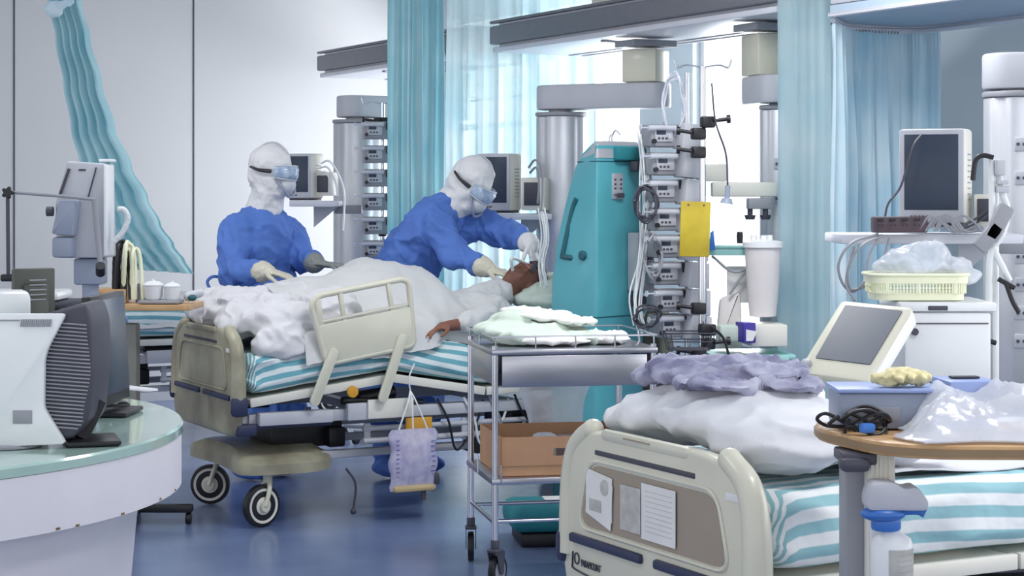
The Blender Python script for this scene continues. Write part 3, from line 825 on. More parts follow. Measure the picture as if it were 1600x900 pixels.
# writing and papers on the near footboard
xo = -0.0245
mb = MB(); mb.add(text_mb('PARAMOUNT', 0.026, Matrix.Identity(4), 0.0008).bm, NM @ Matrix.Translation((xo, 0.28, 0.507)) @ Matrix(((0, 0, -1, 0), (-1, 0, 0, 0), (0, 1, 0, 0), (0, 0, 0, 1))) @ Matrix.Scale(0.62, 4, (1, 0, 0)))
lg = obj('maker_mark', mb, 'sign_dark', fb1, 60)
mb = MB()
P = [NM @ Vector((xo, y, z)) for y, z in ((0.372, 0.53), (0.374, 0.50), (0.36, 0.486), (0.20, 0.474))]
mb.tube(P, 0.0022, 6, 3)
P = [NM @ Vector((xo, 0.352 + 0.012 * math.cos(a), 0.515 + 0.014 * math.sin(a))) for a in [k * PI / 6 for k in range(13)]]
mb.tube(P, 0.0018, 6, 1, sm=False)
obj('mark_underline', mb, 'sign_dark', fb1)
def paper_on(y0, y1, z0, z1, skew, m, bend=0.0, x=-0.027):
    out = [(y0, z0 + skew), (y1, z0), (y1, z1), (y0, z1 + skew)]
    mb = MB(); mb.prism(out, 0, 0.0008, NM @ YZm(x)); return mb
mb = paper_on(0.30, 0.17, 0.632, 0.742, 0.012, 0); mb.prism(rpoly([(0.30, 0.642), (0.175, 0.612), (0.165, 0.725), (0.285, 0.748)], 0.004), 0, 0.0008, NM @ YZm(-0.0282))
tag(obj('paper_sheet', mb, 'paper', None), 'curled white sheet with a round dark stamp, left in the footboard panel', 'paper', 'papers in the footboard window')
mb = MB(); mb.cyl(NM @ Vector((-0.0283, 0.205, 0.715)), NM @ Vector((-0.0292, 0.205, 0.715)), 0.020, n=20); mb.box(NM @ Vector((-0.0288, 0.25, 0.665)), (0.0008, 0.06, 0.03), TH); 
st = obj('round_stamp', mb, 'paper_grey', [o for o in C.objects if o.name == 'paper_sheet'][0])
one('paper_sheet', paper_on(0.13, 0.035, 0.625, 0.735, 0.0, 0), 'paper_grey', 'grey printed sheet in the middle of the footboard panel', 'paper', 'papers in the footboard window')
p3 = one('paper_sheet', paper_on(0.028, -0.125, 0.618, 0.752, 0.0, 0, x=-0.0285), 'paper', 'larger white sheet with ruled lines, right in the footboard panel', 'paper', 'papers in the footboard window')
mb = MB()
for k in range(9): mb.box(NM @ Vector((-0.0288, -0.05, 0.735 - 0.012 * k)), (0.0006, 0.12, 0.0012), TH)
obj('printed_line', mb, 'paper_grey', p3)
# white sheet laid over the near mattress
def hs(x, y):
    return 0.790 + 0.010 * (ridged(Vector((x * 1.4, y * 3, 2)), 2.5, 3)) + 0.006 * math.sin(x * 7 + y * 3)
mb = cloth_grid(0.42, 2.0, -0.37, 0.40, 60, 36, hs, 0.003, NM)
one('bed_sheet', mb, 'duvet', 'smooth white sheet lying along the top of the nearest striped mattress', 'sheet', sharp=60)
# crumpled white quilt heaped at the foot of the near bed
mb = MB(); q = lambda x, y, z: NM @ Vector((x, y, z))
for x, y, z, a, b, c in ((0.25, 0.22, 0.885, 0.22, 0.20, 0.075), (0.26, 0.0, 0.90, 0.24, 0.24, 0.085), (0.28, -0.2, 0.88, 0.24, 0.19, 0.085), (0.20, -0.27, 0.85, 0.13, 0.14, 0.055), (0.30, 0.05, 0.955, 0.18, 0.24, 0.045), (0.46, -0.1, 0.865, 0.12, 0.22, 0.06), (0.2, 0.34, 0.87, 0.15, 0.10, 0.055), (0.5, -0.28, 0.84, 0.16, 0.10, 0.035)):
    mb.ell(q(x, y, z), (a, b, c), TH, 20)
one('folded_quilt', remesh(mb, 0.011, 10, lambda co, n: n * (0.024 * (ridged(Vector((co.x * 0.8, co.y * 0.8, co.z * 1.6)), 4.2, 3) - 0.5) + 0.012 * (crease(Vector((co.x * 0.7, co.y, co.z * 1.4)), 5.0, 4.5) - 0.4))), 'duvet', 'puffy white quilt heaped on the foot end of the nearest bed', 'quilt', sharp=80)
# lilac grey scrub cloth on top
mb = MB()
for x, y, z, a, b, c in ((0.22, 0.02, 1.005, 0.11, 0.20, 0.016), (0.30, -0.05, 1.022, 0.10, 0.19, 0.018), (0.24, 0.14, 1.010, 0.09, 0.13, 0.016), (0.30, -0.20, 0.995, 0.08, 0.10, 0.015), (0.20, 0.24, 0.985, 0.06, 0.06, 0.012), (0.16, -0.10, 0.995, 0.08, 0.14, 0.013)):
    mb.ell(q(x - 0.02, y + 0.07, z - 0.006), (a, b, c * 0.9), TH, 24)
def scrub_fold(co, n):
    w = Vector((co.x + 0.6 * co.y, co.y * 1.6, co.z * 2))
    return n * (0.008 * (ridged(w, 5.0, 2) - 0.35) + 0.020 * (crease(Vector((w.x * 0.6, w.y, w.z)), 9.0, 3.6) - 0.4))
one('folded_scrubs', remesh(mb, 0.005, 3, scrub_fold), 'scrub', 'rumpled lilac grey cotton garment lying on top of the heaped white quilt', 'clothing', sharp=80)

# --- occupied bed
B2 = room(2.72, 8.225); BM = RM(2.72, 8.225)
deck2 = [(0.05, 0.575), (0.72, 0.655), (1.18, 0.575), (1.36, 0.58), (2.06, 0.84)]
bed2, fb2 = bed('occupied hospital bed with raised cream side rail and stained beige footboard', B2, deck2, 'cream_dirty', 'cream_dirty')
mattress('mattress', 'teal and white striped mattress under the patient in the occupied bed', BM, [(a, b + 0.003) for a, b in deck2], M['stripe'], 0.165, 0.416, wr=0.012)
# --- third bed, far left
B3 = room(2.75, 11.35); B3M = RM(2.75, 11.35)
deck3 = [(0.05, 0.60), (0.75, 0.60), (1.25, 0.60), (2.09, 0.60)]
bed3, fb3 = bed('hospital bed furthest back at far left, partly behind the wood-topped table', B3, deck3, 'warm_white', 'cream_dark', rails=False, simple=True)
mattress('mattress', 'striped mattress on the far left bed, behind the grey table post', B3M, [(0, 0.603), (2.1, 0.603)], M['stripe'], 0.16, 0.42)
for k, (zz, lab) in enumerate(((0.80, 'white blanket folded on the far left bed, glimpsed under the wood-topped table'),)):
    mb = cloth_grid(0.35, 1.9, -0.44, 0.42, 40, 30, lambda x, y: 0.80 + 0.03 * ridged(Vector((x, y * 2, 7)), 3, 3) - (0.16 * smooth01((-0.36 - y) / 0.08)), 0.01, B3M)
    one('blanket', mb, 'sheet', lab, 'blanket', sharp=70)

# crumpled quilt over the patient's feet, sheet over knees and trunk
RX = [0.0, 0.12, 0.35, 0.55, 0.80, 1.03, 1.34, 1.6]
RZ = [0.90, 0.98, 1.00, 1.06, 1.145, 1.08, 0.94, 0.92]
def body_ridge(x, y):
    t = interp(RX, RZ, x); c = 0.10; w = 0.40
    d = (y - c) / w
    mz = interp([a for a, b in deck2], [b for a, b in deck2], x) + 0.185
    return mz, t, d
def h_sheet(x, y):
    mz, t, d = body_ridge(x, y)
    z = mz + (t - mz) * math.exp(-1.1 * d * d * (1.0 if d > 0 else 1.0)) + 0.008 * (ridged(Vector((x * 2 + y, y * 1.5 - x, 1)), 3, 2) - 0.4) + 0.010 * crease(Vector((x + 0.5 * y, y * 0.7 - 0.3 * x, 1)), 5.5, 4.0)
    over = smooth01((-0.40 - y) / 0.09)
    z -= over * (0.05 + 0.10 * smooth01((1.2 - x) / 0.5)) 
    far = smooth01((y - 0.40) / 0.08); z -= far * 0.12
    z -= 0.02 * math.cos(x * 9)
    yy = y + 0.13 * smooth01((x - 0.92) / 0.12) * smooth01((-0.2 - y) / 0.25)
    return Vector((x, yy * (1 - 0.05 * over), z))
mb = cloth_grid(0.30, 1.42, -0.47, 0.46, 80, 70, h_sheet, 0.005, BM)
one('bed_sheet', mb, 'sheet', 'off-white sheet tented over the raised knees of the patient', 'sheet', sharp=75)
mb = MB(); q = lambda x, y, z: BM @ Vector((x, y, z))
for x, y, z, a, b, c in ((0.20, 0.15, 0.90, 0.20, 0.28, 0.10), (0.14, 0.30, 0.90, 0.12, 0.14, 0.09), (0.30, 0.0, 0.90, 0.22, 0.26, 0.10), (0.14, -0.10, 0.88, 0.13, 0.2, 0.085), (0.27, -0.26, 0.86, 0.17, 0.15, 0.10), (0.40, -0.31, 0.85, 0.13, 0.09, 0.10), (0.22, -0.37, 0.80, 0.13, 0.075, 0.085), (0.50, -0.23, 0.93, 0.14, 0.14, 0.09), (0.48, 0.1, 0.95, 0.15, 0.2, 0.09), (0.50, -0.34, 0.85, 0.09, 0.05, 0.07), (0.12, 0.05, 0.97, 0.08, 0.12, 0.03)):
    mb.ell(q(x, y, z), (a, b, c), TH, 20)
one('crumpled_quilt', remesh(mb, 0.010, 6, lambda co, n: n * (0.026 * (ridged(Vector((co.x, co.y, co.z * 1.3)), 4.0, 2) - 0.45) + 0.024 * (crease(co, 6.0, 3.0) - 0.5))), 'quilt', 'crumpled white quilt bunched over the foot of the occupied bed', 'quilt', sharp=80)
# pillow
mb = MB(); mb.ell(q(1.72, 0.05, 0.965), (0.16, 0.27, 0.06), (0, 0, TH), 20); mb.ell(q(1.80, 0.05, 0.99), (0.13, 0.27, 0.06), (0, 0, TH), 20); mb.ell(q(1.62, -0.08, 0.93), (0.10, 0.2, 0.045), TH, 18)
one('pillow', remesh(mb, 0.01, 5, folds(0.015, 8)), 'gauze_green', 'pale green pillow under the head of the patient', 'pillow', sharp=80)

# ================================================================== PEOPLE
def hand(mb, w, f, n, thumb=1, k=1.0, curl=(0.25, 0.3, 0.2), spread=0.10, r=0.0095, fist=0.0):
    """palm and five separate bent fingers; w wrist, f towards the fingers, n out of the palm"""
    f = Vector(f).normalized(); n = Vector(n); n = (n - f * n.dot(f)).normalized(); s = f.cross(n) * thumb
    w = Vector(w)
    R = Matrix((s, f, n)).transposed()
    mb.ell(w + f * 0.045 * k, Vector((0.040, 0.054, 0.0155)) * k, R, 16)
    mb.ell(w + f * 0.065 * k, Vector((0.042, 0.032, 0.0135)) * k, R, 16)
    mb.cap(w - f * 0.02 * k, w + f * 0.025 * k, 0.026 * k, 0.024 * k)
    ln = (0.074, 0.083, 0.077, 0.060)
    for i in range(4):
        o = (1.5 - i)
        a = w + f * (0.088 - 0.005 * abs(o - 0.5)) * k + s * o * 0.0205 * k
        d = (f + s * o * spread).normalized(); L = ln[i] * k; acc = 0
        for j, (q, c) in enumerate(zip((0.45, 0.32, 0.23), curl)):
            acc += c * (1 + 0.12 * i)
            dd = (d * math.cos(acc) + n * math.sin(acc)).normalized()
            b = a + dd * L * q
            mb.cap(a, b, (r - 0.0008 * j) * k, (r - 0.0008 * (j + 1)) * k, 10); a = b
    a = w + f * 0.022 * k + s * 0.030 * k + n * 0.004 * k
    d1 = (s * 0.75 + f * 0.7 + n * 0.25).normalized(); b = a + d1 * 0.040 * k; mb.cap(a, b, 0.0135 * k, 0.0105 * k, 10)
    d2 = (s * 0.3 + f * 0.9 + n * 0.35).normalized(); c = b + d2 * 0.030 * k; mb.cap(b, c, 0.0108 * k, 0.0095 * k, 10)
    mb.cap(c, c + (f * 0.95 + n * 0.4 - s * 0.05).normalized() * 0.022 * k, 0.0095 * k, 0.0078 * k, 10)
def head_frame(f, up):
    f = Vector(f).normalized(); up = Vector(up); up = (up - f * up.dot(f)).normalized(); s = f.cross(up)
    return Matrix((s, f, up)).transposed()
def head_elems(mb, c, R, k=1.0):
    E = lambda p, r, n=16: mb.ell(c + R @ (Vector(p) * k), Vector(r) * k, R, n)
    E((0, -0.015, 0.03), (0.076, 0.096, 0.088), 20)          # skull
    E((0, 0.03, -0.03), (0.062, 0.066, 0.080), 18)           # face
    E((0, 0.045, -0.088), (0.034, 0.034, 0.026))             # chin
    E((0, 0.100, -0.022), (0.012, 0.018, 0.022), 12)         # nose
    E((0, 0.094, -0.002), (0.010, 0.012, 0.026), 10)
    E((0, 0.084, 0.022), (0.050, 0.014, 0.009), 12)          # brow
    for s in (-1, 1):
        E((s * 0.030, 0.082, 0.004), (0.014, 0.010, 0.010), 10)   # eyelids
        E((s * 0.078, 0.0, -0.01), (0.010, 0.018, 0.030), 12)     # ears
        E((s * 0.034, 0.070, -0.030), (0.022, 0.018, 0.020), 12)  # cheeks
    E((0, 0.090, -0.054), (0.024, 0.010, 0.006), 12)         # lips
    E((0, 0.087, -0.066), (0.020, 0.010, 0.006), 12)
def worker(label, J, facing, headdir, headup, hands, hooded_neck, tilt_cap=0.0, seed=1.0):
    base = Vector((J['hip'].x, J['hip'].y, 0))
    # the body: one continuous skin
    mb = MB(); R = head_frame(headdir, headup); hc = J['head']
    head_elems(mb, hc, R, 0.97)
    S = frame(J['neck'] - J['hip'], J['rs'] - J['ls'])
    mb.cap(hc - R @ Vector((0, 0.0, 0.07)), J['neck'], 0.05, 0.055)
    mb.ell(J['chest'], (0.15, 0.095, 0.19), S, 18); mb.ell(J['waist'], (0.13, 0.09, 0.15), S, 18); mb.ell(J['hip'], (0.15, 0.105, 0.13), None, 18)
    mb.cap(J['neck'], J['rs'], 0.05, 0.048); mb.cap(J['neck'], J['ls'], 0.05, 0.048)
    for a, b, c in (('rs', 're', 'rw'), ('ls', 'le', 'lw')):
        mb.cap(J[a], J[b], 0.046, 0.036); mb.cap(J[b], J[c], 0.036, 0.024)
    side = (J['rs'] - J['ls']); side.z = 0; side.normalize(); fw = Vector(facing).normalized()
    for s in (-1, 1):
        h = J['hip'] + side * s * 0.085; k = Vector((base.x, base.y, 0.50)) + side * s * 0.10 + fw * 0.03; a = Vector((base.x, base.y, 0.09)) + side * s * 0.11
        mb.cap(h, k, 0.078, 0.056); mb.cap(k, a, 0.052, 0.036)
        mb.ell(a + fw * 0.06 - Vector((0, 0, 0.045)), (0.042, 0.12, 0.042), head_frame(fw, (0, 0, 1)), 14)
    for (w, f, n, th, cu, m) in hands: hand(mb, w, f, n, th, 0.97, cu, r=0.0088)
    t = obj('person', remesh(mb, 0.009, 2), 'skin', None)
    MWt = MW[t.name]
    tag(t, label, 'person', 'medical staff in blue gowns')
    # gown
    mb = MB()
    S2 = S
    mb.ell(J['chest'], (0.20, 0.145, 0.22), S, 22); mb.ell(J['waist'], (0.19, 0.15, 0.2), S, 22); mb.ell(J['hip'], (0.20, 0.16, 0.18), None, 22)
    mb.cap(J['neck'] - (J['neck'] - J['chest']).normalized() * 0.03, J['rs'], 0.075, 0.082, 18); mb.cap(J['neck'] - (J['neck'] - J['chest']).normalized() * 0.03, J['ls'], 0.075, 0.082, 18)
    mb.cap(J['chest'], J['rs'].lerp(J['re'], 0.15), 0.13, 0.08, 18); mb.cap(J['chest'], J['ls'].lerp(J['le'], 0.15), 0.13, 0.08, 18)
    for a, b, c in (('rs', 're', 'rw'), ('ls', 'le', 'lw')):
        mb.cap(J[a], J[b], 0.086, 0.068, 18); mb.cap(J[b], J[c].lerp(J[b], 0.22), 0.068, 0.042, 18)
    b0 = Vector((base.x, base.y, 0.30)); hp = J['hip']
    mb.cyl(b0, Vector((base.x, base.y, hp.z)), 0.25, 0.17, 24); mb.ell(hp, (0.19, 0.17, 0.12), None, 18)
    def fold(co, n):
        d = ridged(Vector((co.x * 1.0 + seed, co.y, co.z * 0.75 + co.x * 0.5)), 6.0, 3) - 0.45
        e = ridged(Vector((co.x * 0.6 + seed, co.y, co.z * 1.9)), 9.0, 2) - 0.45
        cr = crease(Vector((co.x + seed, co.y, co.z * 0.8 + 0.4 * co.x)), 5.5, 3.4)
        return n * (0.010 * d + 0.006 * e + 0.020 * (cr - 0.4))
    g = obj('gown', remesh(mb, 0.008, 9, fold), 'gown', t, 80)
    for s in (-1, 1):
        k = Vector((base.x, base.y, 0.56)) + side * s * 0.10 + fw * 0.03; a = Vector((base.x, base.y, 0.09)) + side * s * 0.11
        mb = MB(); mb.cap(k, a + Vector((0, 0, 0.05)), 0.082, 0.066, 18); obj('trouser_leg', remesh(mb, 0.01, 2, folds(0.014, 9, seed=seed + s)), 'gown', t, 80)
        mb = MB(); mb.ell(a + fw * 0.06 - Vector((0, 0, 0.036)), (0.056, 0.14, 0.050), head_frame(fw, (0, 0, 1)), 18); mb.cap(a - Vector((0, 0, 0.02)), a + Vector((0, 0, 0.06)), 0.055, 0.05)
        obj('shoe_cover', remesh(mb, 0.007, 3, folds(0.008, 16)), 'gown', t, 80)
    # hood over head and neck
    mb = MB()
    H = lambda p, r, n=20: mb.ell(hc + R @ Vector(p), Vector(r), R, n)
    H((0, -0.012, 0.035), (0.100, 0.116, 0.105)); H((0, 0.012, -0.04), (0.088, 0.096, 0.092)); H((0, -0.03, -0.02), (0.096, 0.09, 0.11))
    mb.cap(hc - R @ Vector((0, 0.0, 0.05)), J['neck'], 0.085, 0.092, 18)
    H((0, 0.05, -0.10), (0.06, 0.05, 0.04))
    hood = obj('hood', remesh(mb, 0.007, 4, lambda co, n: n * (0.012 * (ridged(co + Vector((seed, 0, 0)), 11.0, 3) - 0.45))), 'hood', t, 80)
    # respirator, goggles and strap
    mb = MB(); mb.ell(hc + R @ Vector((0, 0.098, -0.058)), (0.054, 0.045, 0.048), R, 20); mb.ell(hc + R @ Vector((0, 0.085, -0.075)), (0.045, 0.04, 0.045), R, 18)
    mk = obj('mask', remesh(mb, 0.005, 2), 'mask', t, 80)
    mb = MB(); mb.tube([hc + R @ Vector((s * 0.066, y, z)) for s, y, z in ((-1.1, 0.075, -0.03), (-0.75, 0.118, -0.085), (0, 0.125, -0.118), (0.75, 0.118, -0.085), (1.1, 0.075, -0.03))], 0.007, 8)
    obj('mask_edge', mb, 'greyblue', mk)
    gm = MB()
    rings = []
    for k in range(17):
        a = -1.15 + 2.3 * k / 16
        rr = 0.104
        x = rr * 0.82 * math.sin(a); y = 0.022 + rr * 1.02 * math.cos(a)
        hgt = 0.036 - 0.012 * abs(a) ** 2 * 0.5 - 0.010 * math.exp(-(a / 0.2) ** 2) * 0
        ring = []
        for dz, o in ((-1, -0.006), (-1, 0.010), (-0.6, 0.020), (0.6, 0.020), (1, 0.010), (1, -0.006)):
            ring.append(hc + R @ Vector((x * (1 + o / rr), y + o * math.cos(a), 0.004 + dz * hgt)))
        rings.append(ring)
    gm.loft(rings); gg = obj('goggles', gm, 'goggle', t, 60)
    mb = MB()
    for dz in (-1, 1):
        mb.tube([hc + R @ Vector(((0.104 + 0.008) * 0.84 * math.sin(a), 0.024 + 0.113 * 1.02 * math.cos(a), 0.004 + dz * (0.036 - 0.006 * a * a))) for a in [-1.15 + 2.3 * k / 10 for k in range(11)]], 0.0045, 6)
    obj('goggle_rim', mb, 'clear', gg)
    mb = MB()
    for s in (-1, 1):
        P = [hc + R @ Vector((s * x, y, z)) for x, y, z in ((0.098, 0.062, 0.004), (0.108, 0.03, 0.004), (0.113, -0.01, 0.006), (0.105, -0.06, 0.016))]
        mb = MB(); mb.tube(P, 0.0065, 6, rf=lambda q, i: 0.011 - 0.006 * abs(q - 0.15))
        obj('goggle_strap', mb, 'black', gg)
    mb = MB(); mb.tube([hc + R @ Vector((0.0, y, z)) for y, z in ((0.09, 0.098), (0.06, 0.125), (0.01, 0.147), (-0.05, 0.138), (-0.1, 0.10))], 0.005, 6)
    obj('hood_seam', mb, 'lightgrey', hood)
    for (w, f, n, th, cu, m) in hands:
        mb = MB(); hand(mb, w, f, n, th, 1.06, cu, r=0.0100)
        el = J['re'] if w is J['rw'] else J['le']; e = (el - w).normalized(); f = Vector(f).normalized()
        mb.cap(w + e * 0.035, w + e * 0.01, 0.054, 0.046, 18); mb.cap(w + e * 0.01, w + f * 0.02, 0.044, 0.032, 18)
        obj('glove', remesh(mb, 0.0042, 1, lambda co, nn: nn * (0.0035 * (ridged(co, 30.0, 2) - 0.45))), m, t, 80)
    return t, g, hood, hc, R
d1 = 9.75
P = lambda x, y, dy=0.0: W(x, y, d1 + dy)
J = dict(head=P(424, 268, -0.03), neck=P(412, 330), chest=P(410, 388), waist=P(408, 445, 0.02), hip=P(402, 500, 0.04),
         rs=P(372, 366, -0.14), re=P(362, 426, -0.24), rw=P(416, 424, -0.42), ls=P(444, 362, 0.13), le=P(474, 404, 0.02), lw=P(494, 412, -0.14))
hands = [(J['rw'], (0.88, -0.30, -0.16), (0.05, 0, -1), -1, (0.12, 0.22, 0.15), 'glove'), (J['lw'], (0.88, -0.42, -0.03), (0.05, 0, -1), 1, (0.10, 0.2, 0.15), 'glove_grey')]
p1, g1, h1, hc1, R1 = worker('person in blue gown and white hood standing upright, gloved hands resting on the white sheet', J, (0.8, -0.6, 0), (0.88, -0.42, -0.10), (0.05, 0, 1), hands, True, seed=2.0)
mb = MB()   # bow at the nape
for a, b in ((( -0.02, -0.10, -0.05), (-0.05, -0.15, -0.035)), ((-0.02, -0.10, -0.055), (-0.04, -0.145, -0.085))):
    p, r = hc1 + R1 @ Vector(a), hc1 + R1 @ Vector(b); mb.tube([p, p.lerp(r, 0.5) + Vector((0, 0, 0.012)), r, p.lerp(r, 0.5) - Vector((0, 0, 0.01)), p], 0.005, 6)
obj('tie_bow', mb, 'hood', h1)
mb = MB(); mb.tube([P(352, 436, -0.15), P(334, 432, -0.2), P(324, 440, -0.2), P(330, 452, -0.2), P(342, 450, -0.2)], 0.008, 6)
obj('waist_tie', mb, 'gown', g1)
d2 = 9.75
P = lambda x, y, dy=0.0: W(x, y, d2 + dy)
J = dict(head=P(736, 287, -0.05), neck=P(704, 322, -0.02), chest=P(672, 362, 0.0), waist=P(642, 402, 0.03), hip=P(622, 446, 0.08),
         rs=P(684, 352, -0.17), re=P(712, 398, -0.27), rw=P(762, 420, -0.34), ls=P(742, 348, 0.12), le=P(794, 366, -0.05), lw=P(830, 382, -0.30))
hands = [(J['rw'], (0.9, -0.25, -0.22), (0.1, 0.2, -1), -1, (0.35, 0.4, 0.3), 'glove'), (J['lw'], (0.2, -0.3, -0.95), (-0.75, 0.4, 0), -1, (0.4, 0.45, 0.3), 'hood')]
p2, g2, h2, hc2, R2 = worker('person in blue gown and white hood bending low, gloved hands at the patient head', J, (0.9, -0.4, 0), (0.66, -0.45, -0.55), (0.45, -0.1, 0.85), hands, True, seed=7.0)

# --- the patient, lying under the sheet
q = lambda x, y, z: BM @ Vector((x, y, z))
d3 = BM.to_3x3()
mb = MB()
hcp = q(1.60, 0.02, 1.018); Rp = head_frame(d3 @ Vector((-0.35, -0.45, 0.82)), d3 @ Vector((0.9, 0.0, 0.40)))
head_elems(mb, hcp, Rp, 0.95)
mb.cap(q(1.53, 0.02, 0.99), q(1.40, 0.02, 0.93), 0.055, 0.06)
mb.ell(q(1.22, 0.02, 0.875), (0.24, 0.17, 0.075), d3 @ Euler((0, -0.25, 0)).to_matrix(), 20); mb.ell(q(0.98, 0.02, 0.86), (0.2, 0.16, 0.09), d3, 18)
for s in (-1, 1):
    mb.cap(q(1.38, 0.02, 0.90), q(1.36, 0.02 + s * 0.17, 0.89), 0.06, 0.052)
    mb.cap(q(0.95, 0.02 + s * 0.09, 0.86), q(0.76, 0.09 + s * 0.08, 0.985), 0.078, 0.055)
    mb.cap(q(0.76, 0.09 + s * 0.08, 0.985), q(0.38, 0.08 + s * 0.08, 0.84), 0.052, 0.036)
    mb.cap(q(0.38, 0.08 + s * 0.08, 0.84), q(0.28, 0.08 + s * 0.08, 0.87), 0.036, 0.03)
mb.cap(q(1.36, -0.16, 0.89), q(1.18, -0.33, 0.855), 0.045, 0.036); mb.cap(q(1.18, -0.33, 0.855), q(1.02, -0.38, 0.845), 0.036, 0.026)
hand(mb, q(1.00, -0.385, 0.845), d3 @ Vector((-0.95, -0.25, -0.1)), (0, 0, -1), 1, 0.95, (0.3, 0.35, 0.3))
mb.cap(q(1.36, 0.19, 0.89), q(1.12, 0.28, 0.86), 0.045, 0.036); mb.cap(q(1.12, 0.28, 0.86), q(0.9, 0.2, 0.93), 0.036, 0.026)
pat = obj('person', remesh(mb, 0.0075, 2), 'skin_dark', None)
tag(pat, 'dark-skinned patient lying on the pillow under the sheet, head between the gloved hands', 'person')
mb = MB(); mb.ell(hcp + Rp @ Vector((0, -0.035, 0.045)), (0.082, 0.092, 0.088), Rp, 20); mb.ell(hcp + Rp @ Vector((0, 0.0, 0.085)), (0.07, 0.07, 0.04), Rp, 16)
obj('hair', remesh(mb, 0.006, 2, folds(0.01, 24)), 'hair', pat, 80)
mb = MB(); mb.ell(q(1.22, 0.02, 0.885), (0.25, 0.19, 0.082), d3 @ Euler((0, -0.25, 0)).to_matrix(), 20); mb.cap(q(1.38, 0.02, 0.905), q(1.36, -0.17, 0.892), 0.072, 0.066); mb.cap(q(1.36, -0.17, 0.892), q(1.20, -0.33, 0.865), 0.062, 0.056)
mb.cap(q(1.20, -0.33, 0.865), q(1.10, -0.37, 0.855), 0.055, 0.045)
mb.cap(q(1.38, 0.02, 0.905), q(1.36, 0.19, 0.892), 0.072, 0.062); mb.cap(q(1.38, 0.02, 0.92), q(1.475, 0.02, 0.962), 0.09, 0.072)
obj('patient_gown', remesh(mb, 0.01, 4, folds(0.02, 10)), 'sheet', pat, 80)
mb = MB(); mb.tube([hcp + Rp @ Vector((0, 0.09, -0.05)), hcp + Rp @ Vector((0, 0.16, -0.04)), P(838, 418, -0.35), P(846, 405, -0.3)], 0.008, 8)
one('breathing_tube', mb, 'tube_white', 'white breathing tube held at the mouth of the patient', 'tube')
mb = MB(); mb.box(P(834, 418, -0.5), (0.018, 0.02, 0.05), (0.1, 0.2, 0.3), 0.007); mb.cyl(P(828, 420, -0.42), P(812, 428, -0.42), 0.006, n=10)
one('laryngoscope', mb, 'dark', 'small dark handle held in the far hand over the patient face', 'instrument')

# ================================================================== TEAL DIALYSIS MACHINE
t = thing('dialysis_machine', 'tall teal and turquoise treatment machine on the floor right of the patient', 'medical machine', W(936, 300, 8.62) - Vector((0, 0, EYE)), 0)
MC = W(936, 300, 8.62); MC.z = 0
def mp(x, y, z): return Vector((MC.x + x, MC.y + y, z))
# plan corners: near edge N, left L, back B, right R ; profile narrows to the top on the left side
def tring(z, lx, inset=0.0, top=0.0):
    N = (-0.02 + top * 0.0, -0.21 + inset); L = (-0.225 + lx, 0.02); Bk = (0.02 + lx * 0.3, 0.22 - inset); Rr = (0.205 - inset, 0.02)
    pts = rpoly([N, Rr, Bk, L], 0.022, 3)
    return [mp(x, y, z) for x, y in pts]
prof = [(0.20, 0.0), (0.84, 0.0), (1.05, 0.008), (1.25, 0.035), (1.42, 0.075), (1.55, 0.11), (1.62, 0.145), (1.655, 0.18)]
mb = MB(); rings = [tring(z, lx) for z, lx in prof] + [tring(1.668, 0.20, 0.03)]
mb.loft(rings); body = obj('housing', mb, 'teal', t, 35)
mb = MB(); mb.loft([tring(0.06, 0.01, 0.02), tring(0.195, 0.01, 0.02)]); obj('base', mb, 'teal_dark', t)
for x, y in ((-0.17, 0.02), (0.0, -0.15), (0.15, 0.02), (0.0, 0.16)):
    mb = MB(); mb.cyl(mp(x - 0.012, y, 0.032), mp(x + 0.012, y, 0.032), 0.03, n=18, bev=0.004); obj('wheel', mb, 'black', t)
# seams (thin grooves)
mb = MB()
for z, lx in ((0.90, 0.002), (1.585, 0.122)):
    r = tring(z, lx, -0.0015); mb.tube(r + [r[0]], 0.0022, 5, 1, sm=False)
obj('panel_seam', mb, 'teal_dark', t)
# side cap with slanted light edge
mb = MB()
rr = [tring(1.60, 0.135, -0.004), tring(1.66, 0.185, 0.002), tring(1.675, 0.205, 0.03)]
mb.loft(rr); obj('top_cover', mb, 'alu', t)
# direction vectors on the two faces
Ld = (Vector((-0.225, 0.02, 0)) - Vector((-0.02, -0.21, 0))).normalized(); Ln = Vector((Ld.y, -Ld.x, 0)); Ln = Ln if Ln.y < 0 else -Ln
Rd = (Vector((0.205, 0.02, 0)) - Vector((-0.02, -0.21, 0))).normalized(); Rn = Vector((Rd.y, -Rd.x, 0)); Rn = Rn if Rn.y < 0 else -Rn
Lf = Matrix((Ld, Vector((0, 0, 1)), Ld.cross(Vector((0, 0, 1))))).transposed(); Rf = Matrix((Rd, Vector((0, 0, 1)), Rd.cross(Vector((0, 0, 1))))).transposed()
NR = mp(-0.02, -0.21, 0)
def onL(a, z, o=0.0): 
    k = interp([p[0] for p in prof], [p[1] for p in prof], z)
    A = NR; Bp = mp(-0.225 + k, 0.02, 0); d = (Bp - A); nn = Vector((d.y, -d.x, 0)).normalized(); nn = nn if nn.y < 0 else -nn
    return A + d * a + Vector((0, 0, z)) + nn * o
def onR(a, z, o=0.0): return NR + (mp(0.205, 0.02, 0) - NR) * a + Vector((0, 0, z)) + Rn * o
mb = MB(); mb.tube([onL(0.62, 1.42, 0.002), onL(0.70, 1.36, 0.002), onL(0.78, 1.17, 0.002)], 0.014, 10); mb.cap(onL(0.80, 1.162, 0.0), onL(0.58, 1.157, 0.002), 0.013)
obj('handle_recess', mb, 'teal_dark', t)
mb = MB(); mb.cyl(onL(0.30, 1.17, -0.01), onL(0.30, 1.17, 0.016), 0.022, n=20, bev=0.004); obj('knob', mb, 'teal_dark', t)
